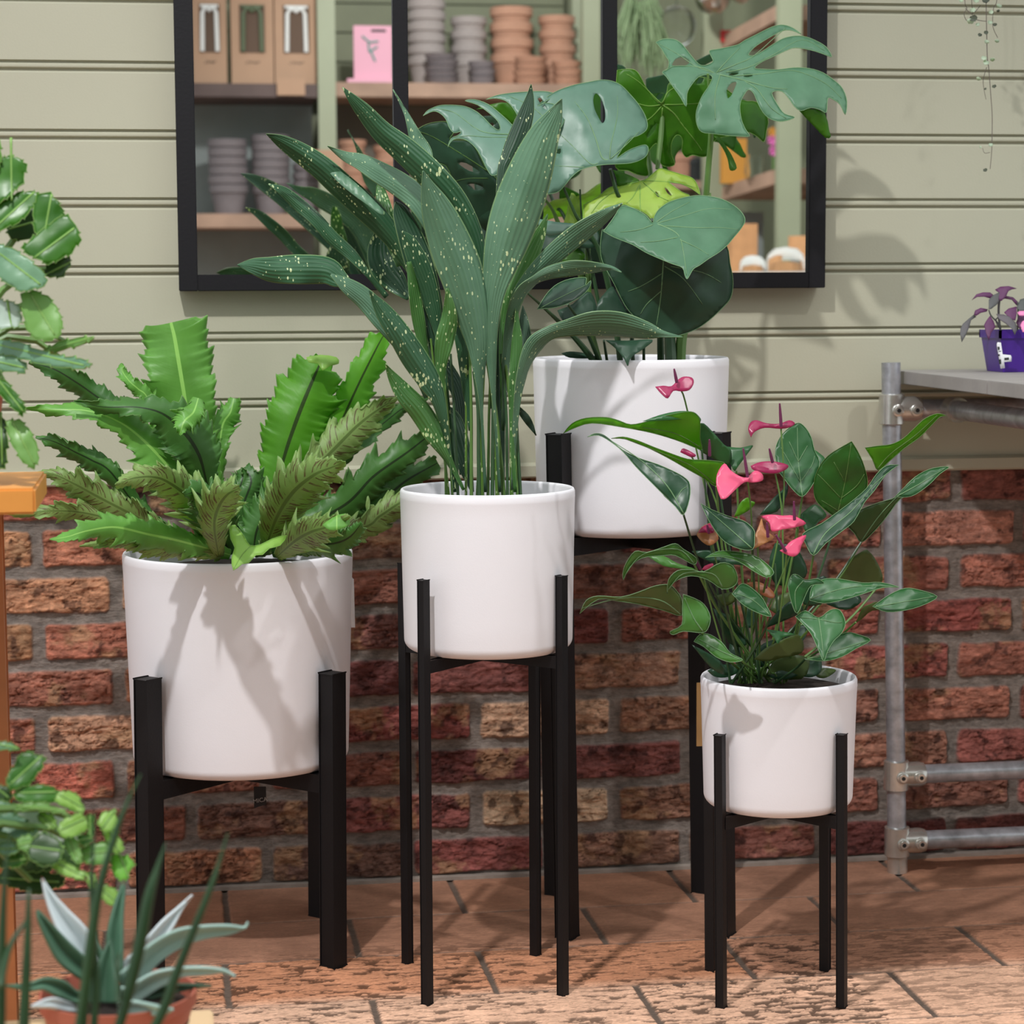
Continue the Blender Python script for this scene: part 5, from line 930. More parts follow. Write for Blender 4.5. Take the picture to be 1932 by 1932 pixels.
TB1 = TR(0, 250, 2.76); TB2 = TR(0, 1350, 3.32)
YC = -1.15
cpx = at(-90, 900, YC).x
cp = empty('cactus_pot', (cpx, YC, zs_), 'plastic pot on the pine shelf just outside the left edge', 'plant pot')
MB().lathe((cpx, YC, zs_), [(.0005, 0), (.045, 0), (.060, .10), (.064, .10), (.064, .112), (.058, .112), (.045, .01), (.0005, .01)], 40).build('pot_body', M['terra'], cp, True)
ca = empty('holiday_cactus', (cpx, YC, zs_+.1), 'flat segmented green cactus spilling in from the left above the pine shelf', 'plant')
soil_disc(ca, (cpx, YC), .054, zs_+.10)
CT = [([(-20,20),(0,40),(10,120),(0,180),(-30,200)],'cact',0,0),
 ([(-20,-5),(5,135),(45,118),(90,130),(143,165),(125,240),(128,265),(100,280),(70,312),(0,372),(-30,380)],'cact',.00,.0),
 ([(-30,380),(40,340),(90,312),(150,305),(205,310),(195,360),(150,420),(100,470),(30,500),(-30,520)],'cact',-.01,0),
 ([(20,480),(100,400),(200,380),(260,480),(200,560),(60,560)],'cactdk',.03,0),
 ([(190,322),(230,315),(267,308),(280,340),(300,352),(322,390),(342,430),(300,500),(220,562),(180,520),(170,430)],'cact',-.02,.0),
 ([(108,602),(200,522),(290,452),(355,422),(368,450),(395,482),(427,560),(385,612),(375,632),(330,652),(250,692),(200,662),(150,642)],'cact',-.03,.0),
 ([(238,692),(300,665),(362,640),(370,692),(342,722),(335,752),(262,757),(228,742)],'cactdk',-.02,0),
 ([(-30,575),(60,600),(140,650),(200,700),(215,712),(250,770),(230,802),(160,822),(110,832),(60,802),(-30,740)],'cactbl',-.04,0),
 ([(105,842),(170,820),(250,850),(292,902),(310,940),(327,985),(320,1050),(272,1087),(190,1082),(140,1032),(118,950)],'cactlt2',-.04,.0),
 ([(-30,868),(50,878),(95,895),(117,960),(100,1012),(50,1020),(-30,1030)],'cactglare',-.03,0),
 ([(218,1142),(300,1092),(400,1070),(487,1060),(485,1078),(440,1100),(330,1132),(250,1152)],'cactlt2',-.03,-.08),
 ([(-30,1060),(0,1080),(100,1090),(200,1130),(300,1160),(420,1175),(482,1205),(440,1232),(330,1227),(220,1207),(120,1182),(-30,1160)],'cactbl',-.04,-.05),
 ([(200,1150),(300,1160),(420,1178),(480,1202),(440,1230),(330,1225),(220,1205)],'cactlt',-.05,-.05),
 ([(-30,1160),(60,1160),(140,1200),(132,1256),(60,1246),(-30,1240)],'cactbl',-.02,0),
 ([(-30,1262),(30,1290),(80,1350),(110,1390),(137,1430),(120,1482),(80,1450),(30,1400),(-30,1320)],'cact',-.03,0),
 ([(28,1502),(100,1490),(150,1540),(188,1610),(205,1695),(180,1755),(120,1722),(70,1642),(40,1572)],'cactlt2',-.03,0),
 ([(-30,1430),(30,1500),(42,1600),(30,1752),(-30,1740)],'cactdk',-.01,0)]
M['cactrib'] = plain('pale segment rib', (116, 156, 74), .45)
M['cactlt2'] = leafmat('mid cactus segment', (112, 156, 78), (130, 172, 96), 0.36, 0.3)
for ol, m_, dy, gx in CT: pleaf(ca, TB1, notched(ol), M[m_], YC+dy-.02, gx, -.02, .02, [seg_rib(ol)], (), M['cactrib'], 3, smooth=1, margin=0.9, name='cactus_segment', grid=7, thick=.0022, wav=.003)
def tie(par, T, segs, src, Yd, skip):
    src = Vector(src)
    for i, s__ in enumerate(segs):
        if i % skip: continue
        c__ = T([np.mean(np.array(s__[0], float), 0)])[0]; e__ = at(c__[0], c__[1], Yd+.02); m__ = (src+e__)/2+Vector((0, 0, .05))
        MB().tube([src, (src+m__)/2+Vector((0, 0, .02)), m__, (m__+e__)/2+Vector((0, 0, .01)), e__], [.003, .004, .0045, .004, .003], 6).build('stem', M['stem'], par, True)
tie(ca, TB1, CT, (cpx, YC, zs_+.10), YC, 2)
# low bench with a second cactus, a spiny rosette and tall spikes
YB = -1.60; zbn = at(385, 1925, -1.53).z
bench = empty('low_pine_bench', (-.9, -1.8, 0), 'pale pine bench corner at the bottom left under the potted rosette', 'bench')
xbr = at(402, 1920, -1.50).x; zbn = at(385, 1905, -1.50).z
MB().box((-1.3, -2.35, zbn-.02), (xbr, -1.50, zbn), .002).build('bench_board', M['palepine'], bench)
for x_, y_ in ((-1.2, -2.2), (xbr-.06, -1.58), (-1.2, -1.58), (xbr-.06, -2.2)): MB().box((x_-.02, y_-.02, 0), (x_+.02, y_+.02, zbn-.02)).build('leg', M['postwood'], bench)
Yr = -1.66; rx0 = at(72, 1865, Yr).x; rx1 = at(371, 1865, Yr).x; prr = (rx1-rx0)/2; rc = ((rx0+rx1)/2, Yr)
zrim = max(at(371, 1862, Yr).z, zbn+.05)
ap = empty('rosette_pot', (rc[0], rc[1], zbn), 'terracotta coloured plastic pot under the spiny rosette at the bottom left', 'plant pot')
MB().lathe((rc[0], rc[1], zbn), [(.0005, 0), (prr*.72, 0), (prr*.97, (zrim-zbn)-.012), (prr, (zrim-zbn)-.012), (prr, zrim-zbn), (prr-.003, zrim-zbn), (prr*.7, .01), (.0005, .01)], 48).build('pot_body', M['terra'], ap, True)
ag = empty('agave_plant', (rc[0], rc[1], zrim-.01), 'spiny grey green agave rosette in the terracotta coloured pot', 'plant')
soil_disc(ag, rc, prr-.006, zrim-.012)
AG = [([(600,1620,120),(560,1560,130),(480,1400,170),(380,1250,112),(310,1130,52),(265,1022,3)],'agave',-1.64,-1.62,-.6,.2),
 ([(620,1640,110),(540,1600,120),(420,1500,132),(330,1380,92),(260,1270,42),(235,1220,3)],'agavedk',-1.66,-1.68,-.6,.3),
 ([(640,1620,80),(600,1500,90),(590,1420,60),(610,1350,4)],'agavedk',-1.64,-1.62,-.4,0),
 ([(720,1650,90),(720,1400,98),(735,1250,72),(765,1100,32),(775,1030,3)],'agavedk',-1.64,-1.60,-.6,0),
 ([(760,1650,100),(820,1580,112),(950,1430,92),(1050,1310,80),(1130,1210,32),(1207,1124,3)],'agave',-1.62,-1.58,-.6,.2),
 ([(760,1680,120),(830,1640,132),(960,1500,125),(1120,1400,112),(1280,1360,82),(1430,1345,60),(1515,1335,18),(1540,1325,8),(1555,1293,2)],'agavem',-1.66,-1.66,-.6,.5),
 ([(760,1760,110),(830,1750,112),(980,1660,102),(1130,1612,62),(1280,1602,50),(1400,1605,22),(1474,1635,2)],'agavem',-1.68,-1.70,-.6,.4),
 ([(650,1800,180),(650,1700,190),(665,1580,110),(680,1480,60),(692,1400,5)],'agavedk',-1.68,-1.66,-.5,0),
 ([(560,1770,80),(470,1760,74),(380,1710,102),(280,1680,72),(180,1700,42),(40,1692,3)],'agavedk',-1.68,-1.72,-.6,.3),
 ([(520,1830,60),(420,1820,64),(320,1800,60),(200,1822,8)],'agave',-1.68,-1.73,-.6,.3),
 ([(740,1840,80),(820,1830,84),(920,1840,72),(1020,1852,50),(1085,1842,3)],'agavem',-1.70,-1.74,-.6,.3),
 ([(820,1780,60),(900,1760,64),(1050,1720,62),(1200,1700,30),(1325,1695,3)],'agavedk',-1.66,-1.66,-.6,.3)]
M['agavem'] = leafmat('agave pale green leaf', (146, 178, 166), (172, 198, 190), 0.45, 0.05)
for pth, m_, y0, y1, fo, ti in AG: sleaf(ag, TB2, pth, M[m_], y0, y1, fo, ti, nseg=7, thick=.003)
for q in ([(1530,1332,14),(1545,1315,8),(1556,1290,2)], [(1165,1165,10),(1210,1122,2)], [(272,1040,12),(262,1010,2)], [(770,1060,9),(776,1020,2)], [(200,1422,8),(268,1352,2)], [(1420,1606,10),(1478,1640,2)]): stalk(ag, TB2, q, M['spine'], -1.64, -1.64, name='spine', n=5)
# second cactus
c2x, c2y = at(-150, 1700, -1.45).x, -1.62
c2 = empty('cactus_pot', (c2x, c2y, zbn), 'plastic pot on the low bench just outside the left edge', 'plant pot')
zc_ = at(-60, 1660, c2y).z
MB().lathe((c2x, c2y, zbn), [(.0005, 0), (.05, 0), (.062, zc_-zbn-.02), (.066, zc_-zbn-.02), (.066, zc_-zbn), (.06, zc_-zbn), (.045, .01), (.0005, .01)], 40).build('pot_body', M['terra'], c2, True)
cb2 = empty('holiday_cactus', (c2x, c2y, zc_), 'light green segmented cactus at the lower left above the spiny rosette', 'plant')
soil_disc(cb2, (c2x, c2y), .054, zc_-.01)
YC2 = -1.52
DT = [([(20,960),(200,950),(405,1010),(402,1060),(250,1122),(90,1080),(-30,1040)],'cactdk',.06), ([(-30,600),(100,560),(400,620),(560,800),(500,950),(200,980),(-30,940)],'cactdk',.05),
 ([(-30,440),(40,440),(80,500),(60,540),(-30,535)],'cactdk',.0), ([(-30,168),(0,165),(65,165),(127,215),(90,217),(-30,212)],'cactbl',0),
 ([(38,422),(50,370),(100,290),(108,262),(175,220),(232,247),(292,265),(268,300),(272,322),(230,372),(190,432),(130,452),(70,472)],'cact',0.0),
 ([(78,500),(140,440),(220,440),(240,432),(300,440),(372,470),(352,542),(250,547),(120,542)],'cact',-.01), ([(-30,520),(60,545),(120,560),(100,620),(-30,680)],'cactbl',-.01),
 ([(343,542),(350,500),(362,478),(430,470),(452,482),(492,500),(510,545),(532,582),(520,612),(470,602),(400,572)],'cactlt',-.02), ([(88,602),(140,550),(250,540),(350,570),(440,622),(300,602),(200,592)],'cactlt2',-.03),
 ([(-30,640),(60,600),(150,640),(245,722),(180,782),(60,762),(-30,720)],'cactbl',-.02), ([(240,600),(330,620),(370,700),(300,720),(240,660)],'cactlt',-.01),
 ([(358,722),(370,680),(400,650),(450,630),(502,598),(530,630),(542,652),(557,705),(490,752),(400,772)],'cactlt',-.04), ([(540,625),(590,620),(590,740),(560,770),(548,700)],'cact',-.02),
 ([(608,682),(625,640),(640,610),(690,595),(722,582),(728,630),(742,662),(720,702),(660,742)],'cactlt',-.02), ([(640,710),(742,700),(745,760),(782,832),(740,872),(680,850),(660,780)],'cactlt',-.02),
 ([(498,852),(540,820),(640,790),(702,802),(702,902),(640,932),(540,932)],'cactlt2',-.03), ([(480,762),(560,740),(582,782),(520,822)],'cact',-.03),
 ([(398,792),(440,750),(480,780),(500,832),(520,922),(480,932),(430,862)],'cactlt2',-.04),
 ([(168,872),(185,810),(200,780),(280,720),(300,745),(350,762),(400,832),(385,880),(370,922),(280,952),(200,912)],'cactdk',-.05), ([(38,882),(100,850),(190,902),(120,952),(40,952)],'cact',-.03),
 ([(688,902),(702,880),(720,868),(780,880),(800,868),(810,890),(852,935),(825,955),(810,982),(800,1020),(780,1052),(720,1012)],'cact2',-.02),
 ([(318,952),(340,910),(362,888),(440,930),(530,978),(532,1032),(420,1012)],'cactlt',-.05), ([(558,1062),(640,1050),(700,1075),(742,1102),(742,1202),(690,1190),(640,1152)],'cactlt',-.04), ([(530,980),(600,990),(600,1080),(560,1090)],'cactlt',-.04),
 ([(100,780),(180,740),(230,800),(180,860),(120,840)],'cactlt2',-.04), ([(0,800),(80,790),(120,850),(60,880),(-30,860)],'cactbl',-.03)]
M['cact2'] = leafmat('lit cactus segment', (104, 168, 52), (128, 188, 72), 0.36, 0.3)
for ol, m_, dy in DT: pleaf(cb2, TB2, notched(ol), M[m_], YC2+dy, .0, -.03, .02, [seg_rib(ol)], (), M['cactrib'], 3, smooth=1, margin=0.9, name='cactus_segment', grid=7, thick=.0022, wav=.003)
tie(cb2, TB2, DT, (c2x, c2y, zc_-.01), YC2, 3)
# spikes
Yk = -2.0
zk = zbn; kx = at(170, 1932, Yk).x
kp = empty('spike_plant_pot', (kx, Yk, zbn), 'low round pot of the cylinder leaf plant just below the frame', 'plant pot')
MB().lathe((kx, Yk, zbn), [(.0005, 0), (.075, 0), (.088, .05), (.085, .05), (.07, .008), (.0005, .008)], 40).build('pot_body', M['terra'], kp, True)
sk = empty('cylinder_leaf_plant', (kx, Yk, zbn+.03), 'plant of tall thin dark pointed spikes rising blurred at the bottom left corner', 'plant')
soil_disc(sk, (kx, Yk), .074, zbn+.04)
for q in ([(420,2300,64),(500,1932,64),(560,1500,72),(620,1100,58),(730,720,42),(800,540,26),(882,368,10)], [(560,2300,60),(600,1700,50),(575,1100,36),(595,598,5)], [(600,2300,64),(750,1932,64),(860,1500,84),(930,1150,74),(985,960,40),(1037,800,10)],
          [(700,2300,60),(980,1932,64),(1130,1550,58),(1300,1130,42),(1370,930,28),(1427,738,10)], [(150,2300,70),(150,1932,72),(170,1500,54),(180,1130,26),(182,1100,10)], [(-20,2300,70),(0,1932,72),(12,1400,54),(40,900,22),(76,690,4)], [(500,2300,30),(530,1932,38),(565,1560,14)], [(740,1800,30),(740,1560,30),(750,1480,8)], [(0,1700,50),(60,1450,40),(170,1280,20)]):
    stalk(sk, TB2, q, M['spike'], Yk, Yk+.04, name='spike_leaf', n=10)

# ------------------------------------------------------------------ the shop seen by way of the mirror
YV = -4.45                                        # front of the shelving, behind the camera
R2 = lambda x, y, d=0.0: refl(x, y, YV-d)
tag(MB().box((-1.5, -5.15, 0), (5.5, -5.05, 2.6)).build('wall_front', M['backgreen']), kind='structure')
un = empty('shelving_unit', (R2(760, 440).x, YV-.2, 0), 'pale green shelving with rough plank shelves reflected in the mirror', 'shelving')
def xr_(px, d=0): return R2(px, 200, d).x
zU0, zU1 = R2(480, 183).z, R2(480, 157).z; zL0, zL1 = R2(480, 430).z, R2(480, 403).z
for a, b, d in ((601, 634, 0), (1100, 1133, 0)): MB().box((xr_(a), YV-.04, 0), (xr_(b), YV, 2.5)).build('upright_post', M['greenpost'], un)
MB().box((xr_(1080, .3), YV-.34, 0), (xr_(1110, .3), YV-.30, 2.5)).build('upright_post', M['greenpost'], un)
xl, xm1, xm2, xe = xr_(300), xr_(601), xr_(634), xr_(1100)
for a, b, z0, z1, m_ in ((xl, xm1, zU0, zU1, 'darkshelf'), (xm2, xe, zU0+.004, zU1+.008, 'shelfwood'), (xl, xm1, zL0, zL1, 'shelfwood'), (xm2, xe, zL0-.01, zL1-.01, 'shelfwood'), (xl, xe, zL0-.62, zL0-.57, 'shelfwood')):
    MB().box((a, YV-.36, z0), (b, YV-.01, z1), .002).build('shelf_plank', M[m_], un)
MB().box((xl, YV-.385, 0), (xm1, YV-.365, zU0)).build('back_panel', M['backdark'], un)
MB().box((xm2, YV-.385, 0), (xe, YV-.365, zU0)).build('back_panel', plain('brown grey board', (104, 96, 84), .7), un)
for k_ in range(12): MB().box((xl, YV-.395, zU1+.01+k_*.11), (xe, YV-.39, zU1+.115+k_*.11), .002).build('back_board', M['backgreen'], un)
MB().box((xr_(588), YV+.001, R2(600, 325).z), (xr_(646), YV+.003, R2(600, 283).z)).build('price_card', M['kraft'], un)
MB().box((xr_(523), YV+.001, R2(550, 180).z), (xr_(576), YV+.003, R2(550, 148).z)).build('price_card', M['kraft'], un)
words = ['top', 'second', 'third', 'fourth', 'fifth', 'sixth', 'seventh', 'eighth', 'ninth', 'tenth', 'eleventh', 'twelfth']
def potmesh(mat, nm, r, h, ribbed=True):
    pr = [(.0005, 0), (r*.70, 0), (r*.90, h*.72), (r*.99, h*.74), (r, h*.98), (r*.97, h), (r*.90, h), (r*.86, h*.7), (r*.66, .01), (.0005, .01)]
    o = MB().lathe((0, 0, 0), pr, 24).build(nm, mat, None, True); return o
protos = {}
def stack(cx_px, w_px, ytop, ybot, n, matk, where, grp, zshelf, depth=.15, step=None, colour=''):
    r = (xr_(cx_px+w_px/2, depth)-xr_(cx_px-w_px/2, depth))/2
    ztop = R2(cx_px, ytop, depth).z; c = (xr_(cx_px, depth), YV-depth)
    H = ztop-zshelf; h = min(r*1.5, H*.75) if n > 1 else H; st = (H-h)/max(1, n-1)
    key = (matk, round(r, 3), round(h, 3))
    for i in range(n):
        if key not in protos: o = protos[key] = potmesh(M[matk], 'clay_pot', r, h)
        else:
            o = protos[key].copy(); C.objects.link(o)
        o.location = (c[0]+random.uniform(-.002, .002), c[1], zshelf+.0008+i*st)
        k_ = n-1-i
        pos = ('topmost' if k_ == 0 else words[k_]+' from the top') if n > 1 else 'single'
        tag(o, f'{colour} pot, {pos} of {where}', 'plant pot', grp)
stack(806, 72, -40, 148, 8, 'clay_g', 'the tall grey stack on the upper shelf', 'grey pots on the upper mirrored shelf', zU1+.008, .2, colour='grey')
stack(886, 68, 34, 148, 4, 'clay_g', 'the short grey stack on the upper shelf', 'grey pots on the upper mirrored shelf', zU1+.008, .2, colour='grey')
stack(966, 80, 16, 150, 4, 'clay_o', 'the tall orange stack on the upper shelf', 'orange pots on the upper mirrored shelf', zU1+.008, .2, colour='orange')
stack(1051, 68, 32, 150, 4, 'clay_o', 'the orange stack by the right post', 'orange pots on the upper mirrored shelf', zU1+.008, .2, colour='orange')
stack(428, 74, 264, 402, 6, 'clay_d', 'the left dark stack on the lower shelf', 'dark pots on the lower mirrored shelf', zL1, .15, colour='dark')
stack(509, 72, 256, 402, 7, 'clay_d', 'the middle dark stack on the lower shelf', 'dark pots on the lower mirrored shelf', zL1, .15, colour='dark')
stack(580, 60, 310, 402, 4, 'clay_d', 'the right dark stack on the lower shelf', 'dark pots on the lower mirrored shelf', zL1, .15, colour='dark')
stack(664, 54, 265, 402, 5, 'clay_o', 'the left orange stack on the lower shelf', 'orange pots on the lower mirrored shelf', zL1-.01, .15, colour='orange')
stack(730, 54, 275, 402, 5, 'clay_o', 'the right orange stack on the lower shelf', 'orange pots on the lower mirrored shelf', zL1-.01, .15, colour='orange')
def saucers(cx_px, w_px, ytop, n, matk, where, colour):
    d_ = .06; r = (xr_(cx_px+w_px/2, d_)-xr_(cx_px-w_px/2, d_))/2; zt = R2(cx_px, ytop, d_).z; z0 = zU1+.008; st = (zt-z0)/n; pr0 = None
    for i in range(n):
        if pr0 is None: o = pr0 = MB().lathe((0, 0, 0), [(.0005, 0), (r*.82, 0), (r, st*.9), (r*.95, st*.9), (r*.78, st*.3), (.0005, st*.3)], 24).build('clay_saucer', M[matk], None, True)
        else: o = pr0.copy(); C.objects.link(o)
        o.location = (xr_(cx_px, d_)+random.uniform(-.004, .004), YV-d_, z0+.0008+i*st); k_ = n-1-i
        tag(o, f'{colour} saucer, {"topmost" if k_ == 0 else words[k_]+" from the top"} of the pile {where}', 'saucer', 'saucers on the upper mirrored shelf')
saucers(834, 62, 103, 5, 'clay_d', 'before the tall grey stack', 'grey')
saucers(910, 50, 116, 3, 'clay_d', 'before the short grey stack', 'brownish grey')
saucers(1001, 62, 108, 4, 'clay_o', 'before the tall orange stack', 'orange')
saucers(1070, 56, 116, 3, 'clay_o', 'beside the right post', 'orange')
# kraft boxes with hooks showing in their windows
def boxbox(x0, x1, hk, lab):
    e = empty('gift_box', (xr_((x0+x1)/2, .1), YV-.1, zU1), lab, 'box', 'kraft boxes on the upper mirrored shelf')
    z0, z1 = zU1+.0008, R2(400, -30, .1).z; a, b = xr_(x0, .05), xr_(x1, .05); w = b-a
    MB().box((a, YV-.16, z0), (b, YV-.05, z1), .001).build('box_body', M['kraft'], e)
    cx_ = (a+b)/2; zc = R2(400, 14, .05).z; zb2 = R2(400, 97, .05).z
    MB().box((cx_-w*.30, YV-.0505, zb2-.004), (cx_+w*.30, YV-.049, zc+.012)).build('box_window', plain('box recess', (96, 76, 62), .8), e)
    h = MB().tube([(cx_-w*.22, YV-.045, zb2), (cx_-w*.20, YV-.045, zc-.02), (cx_-w*.12, YV-.045, zc), (cx_, YV-.045, zc-.012), (cx_+w*.12, YV-.045, zc), (cx_+w*.20, YV-.045, zc-.02), (cx_+w*.22, YV-.045, zb2)], .008, 8)
    h.tube([(cx_-w*.26, YV-.045, zc+.004), (cx_+w*.26, YV-.045, zc+.004)], .006, 8)
    h.build('tool', M[hk], e, True)
    # handwritten style line, too blurred to read in the photo
    s_ = MB()
    for i in range(7): s_.tube([(cx_-w*.16+i*w*.05, YV-.0495, R2(400, 117, .05).z+.006*math.sin(i*2.1)), (cx_-w*.16+i*w*.05+w*.03, YV-.0495, R2(400, 117, .05).z-.006*math.cos(i*1.7))], .0014, 5)
    s_.build('lettering', M['ink'], e)
boxbox(366, 430, 'hook', 'left kraft box with white tool seen in the mirror beside its frame')
boxbox(438, 518, 'hookgreen', 'kraft box with olive tool in its window, between two white ones')
boxbox(520, 602, 'hook', 'kraft box with white tool seen beside the green post')
pk = empty('pink_card', (xr_(705, .05), YV-.06, zU1+.008), 'pink card with a bird like plant drawing on the mirrored shelf', 'card')
MB().box((xr_(669, .05), YV-.06, zU1+.009), (xr_(741, .05), YV-.056, R2(700, 48, .05).z)).build('card_body', M['pinkcard'], pk)
q0 = MB()
for a, b in (((683, 68), (697, 80)), ((697, 80), (714, 78)), ((695, 82), (697, 98)), ((697, 98), (712, 88)), ((700, 98), (708, 116))): q0.tube([refl(a[0], a[1], YV-.055), refl(b[0], b[1], YV-.055)], .004, 6)
q0.build('card_drawing', M['teal'], pk)
MB().box((xr_(702, .05), YV-.0555, R2(700, 60, .05).z), (xr_(730, .05), YV-.0552, R2(700, 55, .05).z)).build('card_print', M['ink'], pk)
tag(MB().box((xr_(655, .05), YV-.09, zU1+.0085), (xr_(741, .05), YV-.02, zU1+.022)).build('pink_booklet', M['pinkcard'], origin=(xr_(700, .05), YV-.06, zU1+.0085)), 'pink booklet lying flat before the pink card', 'booklet')
# right bay: side shelving running towards the wall
u2 = empty('side_shelving', (refl(1410, 300, -3.6).x, -3.6, 0), 'pale green side shelving with slanting pine shelves at the right of the mirror', 'shelving')
def rbox(x0, x1, yy, d, m_, nm, par, z0=0, z1=2.5): return MB().box((refl(x0, 200, yy).x, yy-d, z0), (refl(x1, 200, yy).x, yy, z1)).build(nm, M[m_], par)
rbox(1328, 1364, -4.3, .04, 'greenpost', 'upright_post', u2); rbox(1469, 1512, -3.7, .04, 'greenpost', 'upright_post', u2); rbox(1560, 1620, -3.7, .04, 'greenpost', 'upright_post', u2)
for (p, q, h_) in (((1362, 68), (1475, 5), 26), ((1362, 352), (1475, 316), 24), ((1364, 560), (1475, 535), 24)):
    a = refl(p[0], p[1], -4.3); b = refl(q[0], q[1], -3.7)+Vector((0, -.05, 0)); 
    MB().add([a, b, b+Vector((0, 0, -.05)), a+Vector((0, 0, -.05)), a+Vector((.45, 0, 0)), b+Vector((.45, 0, 0)), b+Vector((.45, 0, -.05)), a+Vector((.45, 0, -.05))], [(0,1,2,3),(4,7,6,5),(0,4,5,1),(3,2,6,7),(0,3,7,4),(1,5,6,2)]).build('shelf_plank', M['shelfwood'], u2)
a = refl(1362, 352, -4.3)
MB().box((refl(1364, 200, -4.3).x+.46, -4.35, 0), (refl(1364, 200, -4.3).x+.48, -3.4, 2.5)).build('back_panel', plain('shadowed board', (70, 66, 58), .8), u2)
MB().box((refl(1362, 480, -4.3).x, -4.32, 0), (refl(1440, 480, -4.3).x, -4.30, refl(1400, 400, -4.3).z)).build('back_panel', M['backdark'], u2)
MB().box((refl(1364, 66, -4.29).x-.01, -4.29, refl(1370, 80, -4.29).z), (refl(1385, 66, -4.29).x, -4.27, refl(1370, 58, -4.29).z)).build('red_end', M['red'], u2)
def obj1(m_, mb_, nm, lab, cat, smooth=False, o=None): 
    t = mb_.build(nm, M[m_], None, smooth, origin=o); return tag(t, lab, cat)
cpt = refl(1388, 335, -4.15)
zz = refl(1388, 350, -4.3).z
p_ = refl(1386, 335, -4.2); obj1('orangepaper', MB().box((p_.x-.05, -4.22, zz+.002), (p_.x+.04, -4.18, refl(1386, 262, -4.2).z)), 'orange_packet', 'orange paper packet standing on the pine shelf in the mirror', 'packet', o=(p_.x, -4.2, zz+.002))
p_ = refl(1424, 320, -4.0); obj1('glass', MB().lathe((p_.x, -4.0, zz+.004), [(.0005, 0), (.03, 0), (.038, .03), (.034, .07), (.037, .09), (.032, .09), (.03, .006), (.0005, .006)], 20), 'glass_jar', 'small glass jar beside the orange packet in the mirror', 'jar', True, (p_.x, -4.0, zz+.004))
p_ = refl(1283, 310, -4.6)
u3 = empty('display_table', (refl(1290, 330, -4.62).x, -4.62, 0), 'low display shelf behind the monstera in the mirror', 'table')
zt3 = refl(1290, 345, -4.62).z
MB().box((refl(1180, 330, -4.62).x, -4.85, zt3-.03), (refl(1325, 330, -4.62).x, -4.45, zt3)).build('shelf_board', M['shelfwood'], u3)
for x_ in (1185, 1318): MB().box((refl(x_, 330, -4.62).x-.02, -4.7, 0), (refl(x_, 330, -4.62).x+.02, -4.6, zt3-.03)).build('leg', M['greenpost'], u3)
for x_, r_, h_, m_, lab in ((1284, .055, .11, 'clay_o', 'orange clay pot behind the monstera in the mirror'), (1308, .05, .09, 'ink', 'black plant pot behind the monstera in the mirror'), (1240, .05, .10, 'clay_g', 'grey clay pot left of the orange one behind the monstera')):
    o = potmesh(M[m_], 'plant_pot', r_, h_); o.location = (refl(x_, 330, -4.62).x, -4.62, zt3+.001); tag(o, lab, 'plant pot')
for i, (x_, y_, m_) in enumerate(((1459, 250, 'orangepaper'), (1461, 285, 'magenta'), (1458, 265, 'magenta'))):
    p_ = refl(x_, y_, -3.78); zb_s = refl(1459, 320, -3.78).z
    f = empty('cut_flower', (p_.x, -3.78, zb_s), ['yellow flower by the right green post in the mirror', 'lower pink flower by the right green post in the mirror', 'upper pink flower by the right green post in the mirror'][i], 'flower')
    MB().tube([(p_.x, -3.78, zb_s+.001), p_], .002, 6).build('stem', M['stem'], f); h = MB()
    for a in range(7): t = a/7*6.283; h.tube([p_, p_+Vector((.018*math.cos(t), .004, .018*math.sin(t)))], [.004, .006], 6)
    h.build('petals', M[m_], f, True)
# hanging grey moss, glass ball and mirror balls
p_ = refl(1205, 40, -4.2); mo_ = MB(); rs = random.Random(3)
for i in range(150):
    px_ = rs.uniform(-1, 1); x0 = 1212+px_*30; y0 = rs.uniform(-10, 60); ln = rs.uniform(50, 110); yy = -4.2+rs.uniform(-.05, .05)
    mo_.tube([refl(x0, y0, yy), refl(x0+px_*14+rs.uniform(-6, 6), y0+ln*.5, yy), refl(x0+px_*18+rs.uniform(-10, 10), y0+ln, yy)], [.003, .004, .0015], 4)
mo_.tube([refl(1212, -150, -4.2), refl(1212, 10, -4.2)], .002, 5)
g_ = mo_.build('hanging_moss', M['moss'], None, False, origin=refl(1212, -150, -4.2)); tag(g_, 'feathery grey green plant hanging beside the glass ball in the mirror', 'plant')
def ball(px_, py_, yy, r_px, m_, nm, lab, cat, ico=True):
    c = refl(px_, py_, yy); r_ = (refl(px_+r_px, py_, yy)-c).length
    bm = bmesh.new(); bmesh.ops.create_icosphere(bm, subdivisions=3, radius=r_) if m_ == 'disco' else bmesh.ops.create_uvsphere(bm, u_segments=32, v_segments=20, radius=r_)
    e = empty(nm, c+Vector((0, 0, r_)), lab, cat); mb_ = MB(); bm.verts.index_update(); mb_.add([c+v.co for v in bm.verts], [[v.index for v in f.verts] for f in bm.faces]); bm.free()
    mb_.build('ball', M[m_], e, m_ != 'disco'); MB().tube([c+Vector((0, 0, r_*.98)), c+Vector((0, 0, r_+.5))], .0015, 5).build('cord', M['ink'], e)
ball(1276, 50, -4.25, 38, 'glass', 'glass_globe', 'clear glass globe hanging beside the grey green plant in the mirror', 'globe')
pk_ = refl(1258, 58, -4.25)
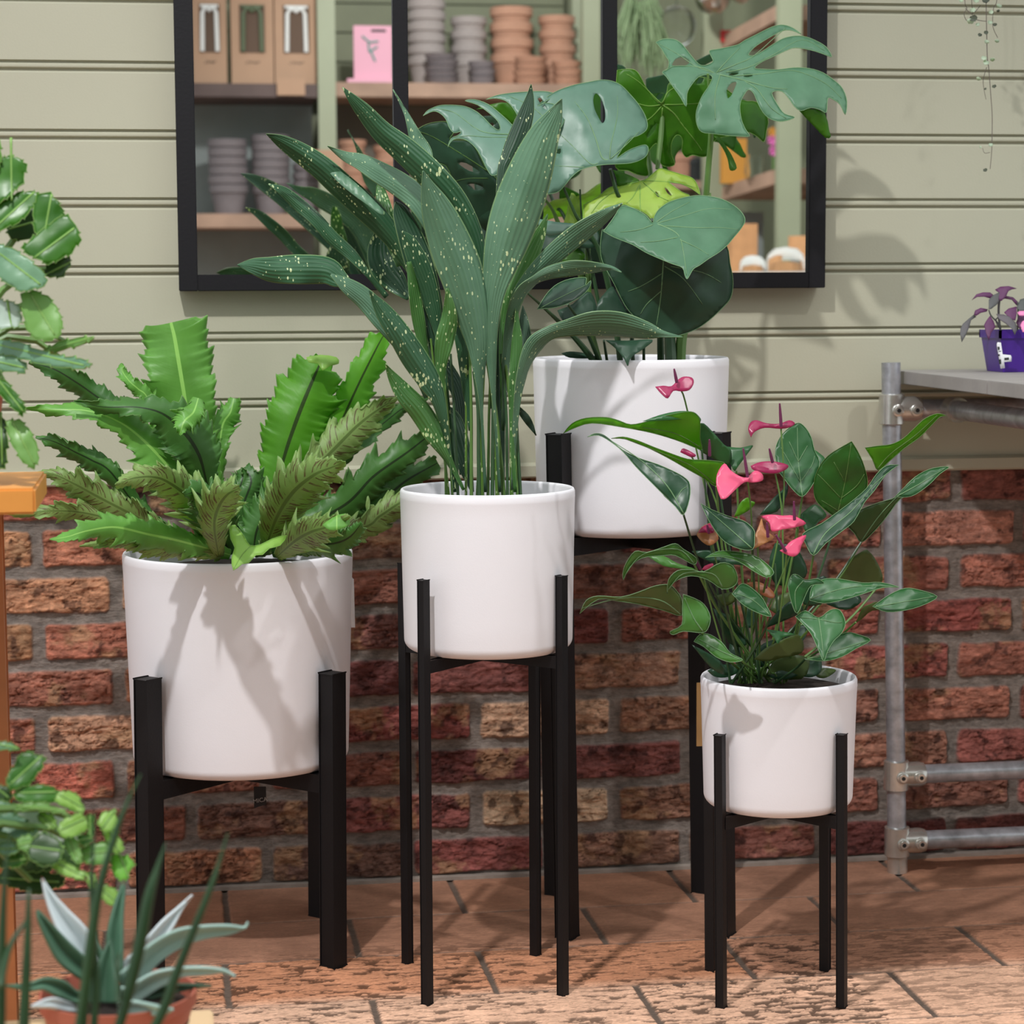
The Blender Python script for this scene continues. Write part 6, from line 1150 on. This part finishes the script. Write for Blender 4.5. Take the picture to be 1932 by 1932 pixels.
ball(1345, -8, -4.1, 34, 'disco', 'mirror_ball', 'left mirror ball at the top edge of the mirror', 'mirror ball')
ball(1398, -14, -3.95, 20, 'disco', 'mirror_ball', 'right smaller mirror ball at the top edge of the mirror', 'mirror ball')
# glass domes with wood at the bottom right of the mirror
u4 = empty('display_table', (refl(1450, 560, -3.3).x, -3.3, 0), 'white display table with glass jars at the lower right of the mirror', 'table')
zt4 = refl(1440, 513, -3.25).z; xa4 = refl(1385, 520, -3.25).x
MB().box((xa4, -3.75, zt4-.03), (xa4+.9, -3.05, zt4)).build('table_board', M['hook'], u4)
for dx_ in (.05, .85): MB().box((xa4+dx_-.02, -3.7, 0), (xa4+dx_+.02, -3.6, zt4-.03)).build('leg', M['hook'], u4)
for (x_, r_p, y_, lab) in ((1420, 24, -3.22, 'left glass dome with wood inside at the lower right of the mirror'), (1482, 36, -3.25, 'right larger glass dome at the lower right of the mirror')):
    c = refl(x_, 513, y_); r_ = (refl(x_+r_p, 513, y_)-refl(x_, 513, y_)).length
    e = empty('glass_dome', (c.x, y_, zt4), lab, 'glass dome')
    MB().lathe((c.x, y_, zt4+.0008), [(r_, 0), (r_, r_*.5), (r_*.9, r_*.85), (r_*.6, r_*1.15), (.0005, r_*1.25)], 28).build('dome_glass', M['glass'], e, True)
    MB().lathe((c.x, y_, zt4+.0008), [(.0005, .0), (r_*.7, .0), (r_*.6, r_*.4), (.0005, r_*.5)], 9).build('wood_piece', M['cork'], e)
p_ = refl(1500, 462, -3.6); obj1('cork', MB().lathe((p_.x, -3.5, zt4+.001), [(.0005, 0), (.05, 0), (.05, refl(1500, 446, -3.5).z-zt4), (.0005, refl(1500, 446, -3.5).z-zt4)], 20), 'cork_block', 'round cork block behind the glass domes in the mirror', 'cork block', False, (p_.x, -3.5, zt4+.001))
p_ = refl(1402, 450, -3.6); obj1('cork', MB().box((p_.x-.04, -3.68, zt4+.001), (p_.x+.05, -3.6, refl(1402, 422, -3.6).z)), 'wooden_crate', 'brown wooden box behind the glass domes in the mirror', 'box', False, (p_.x, -3.64, zt4+.001))
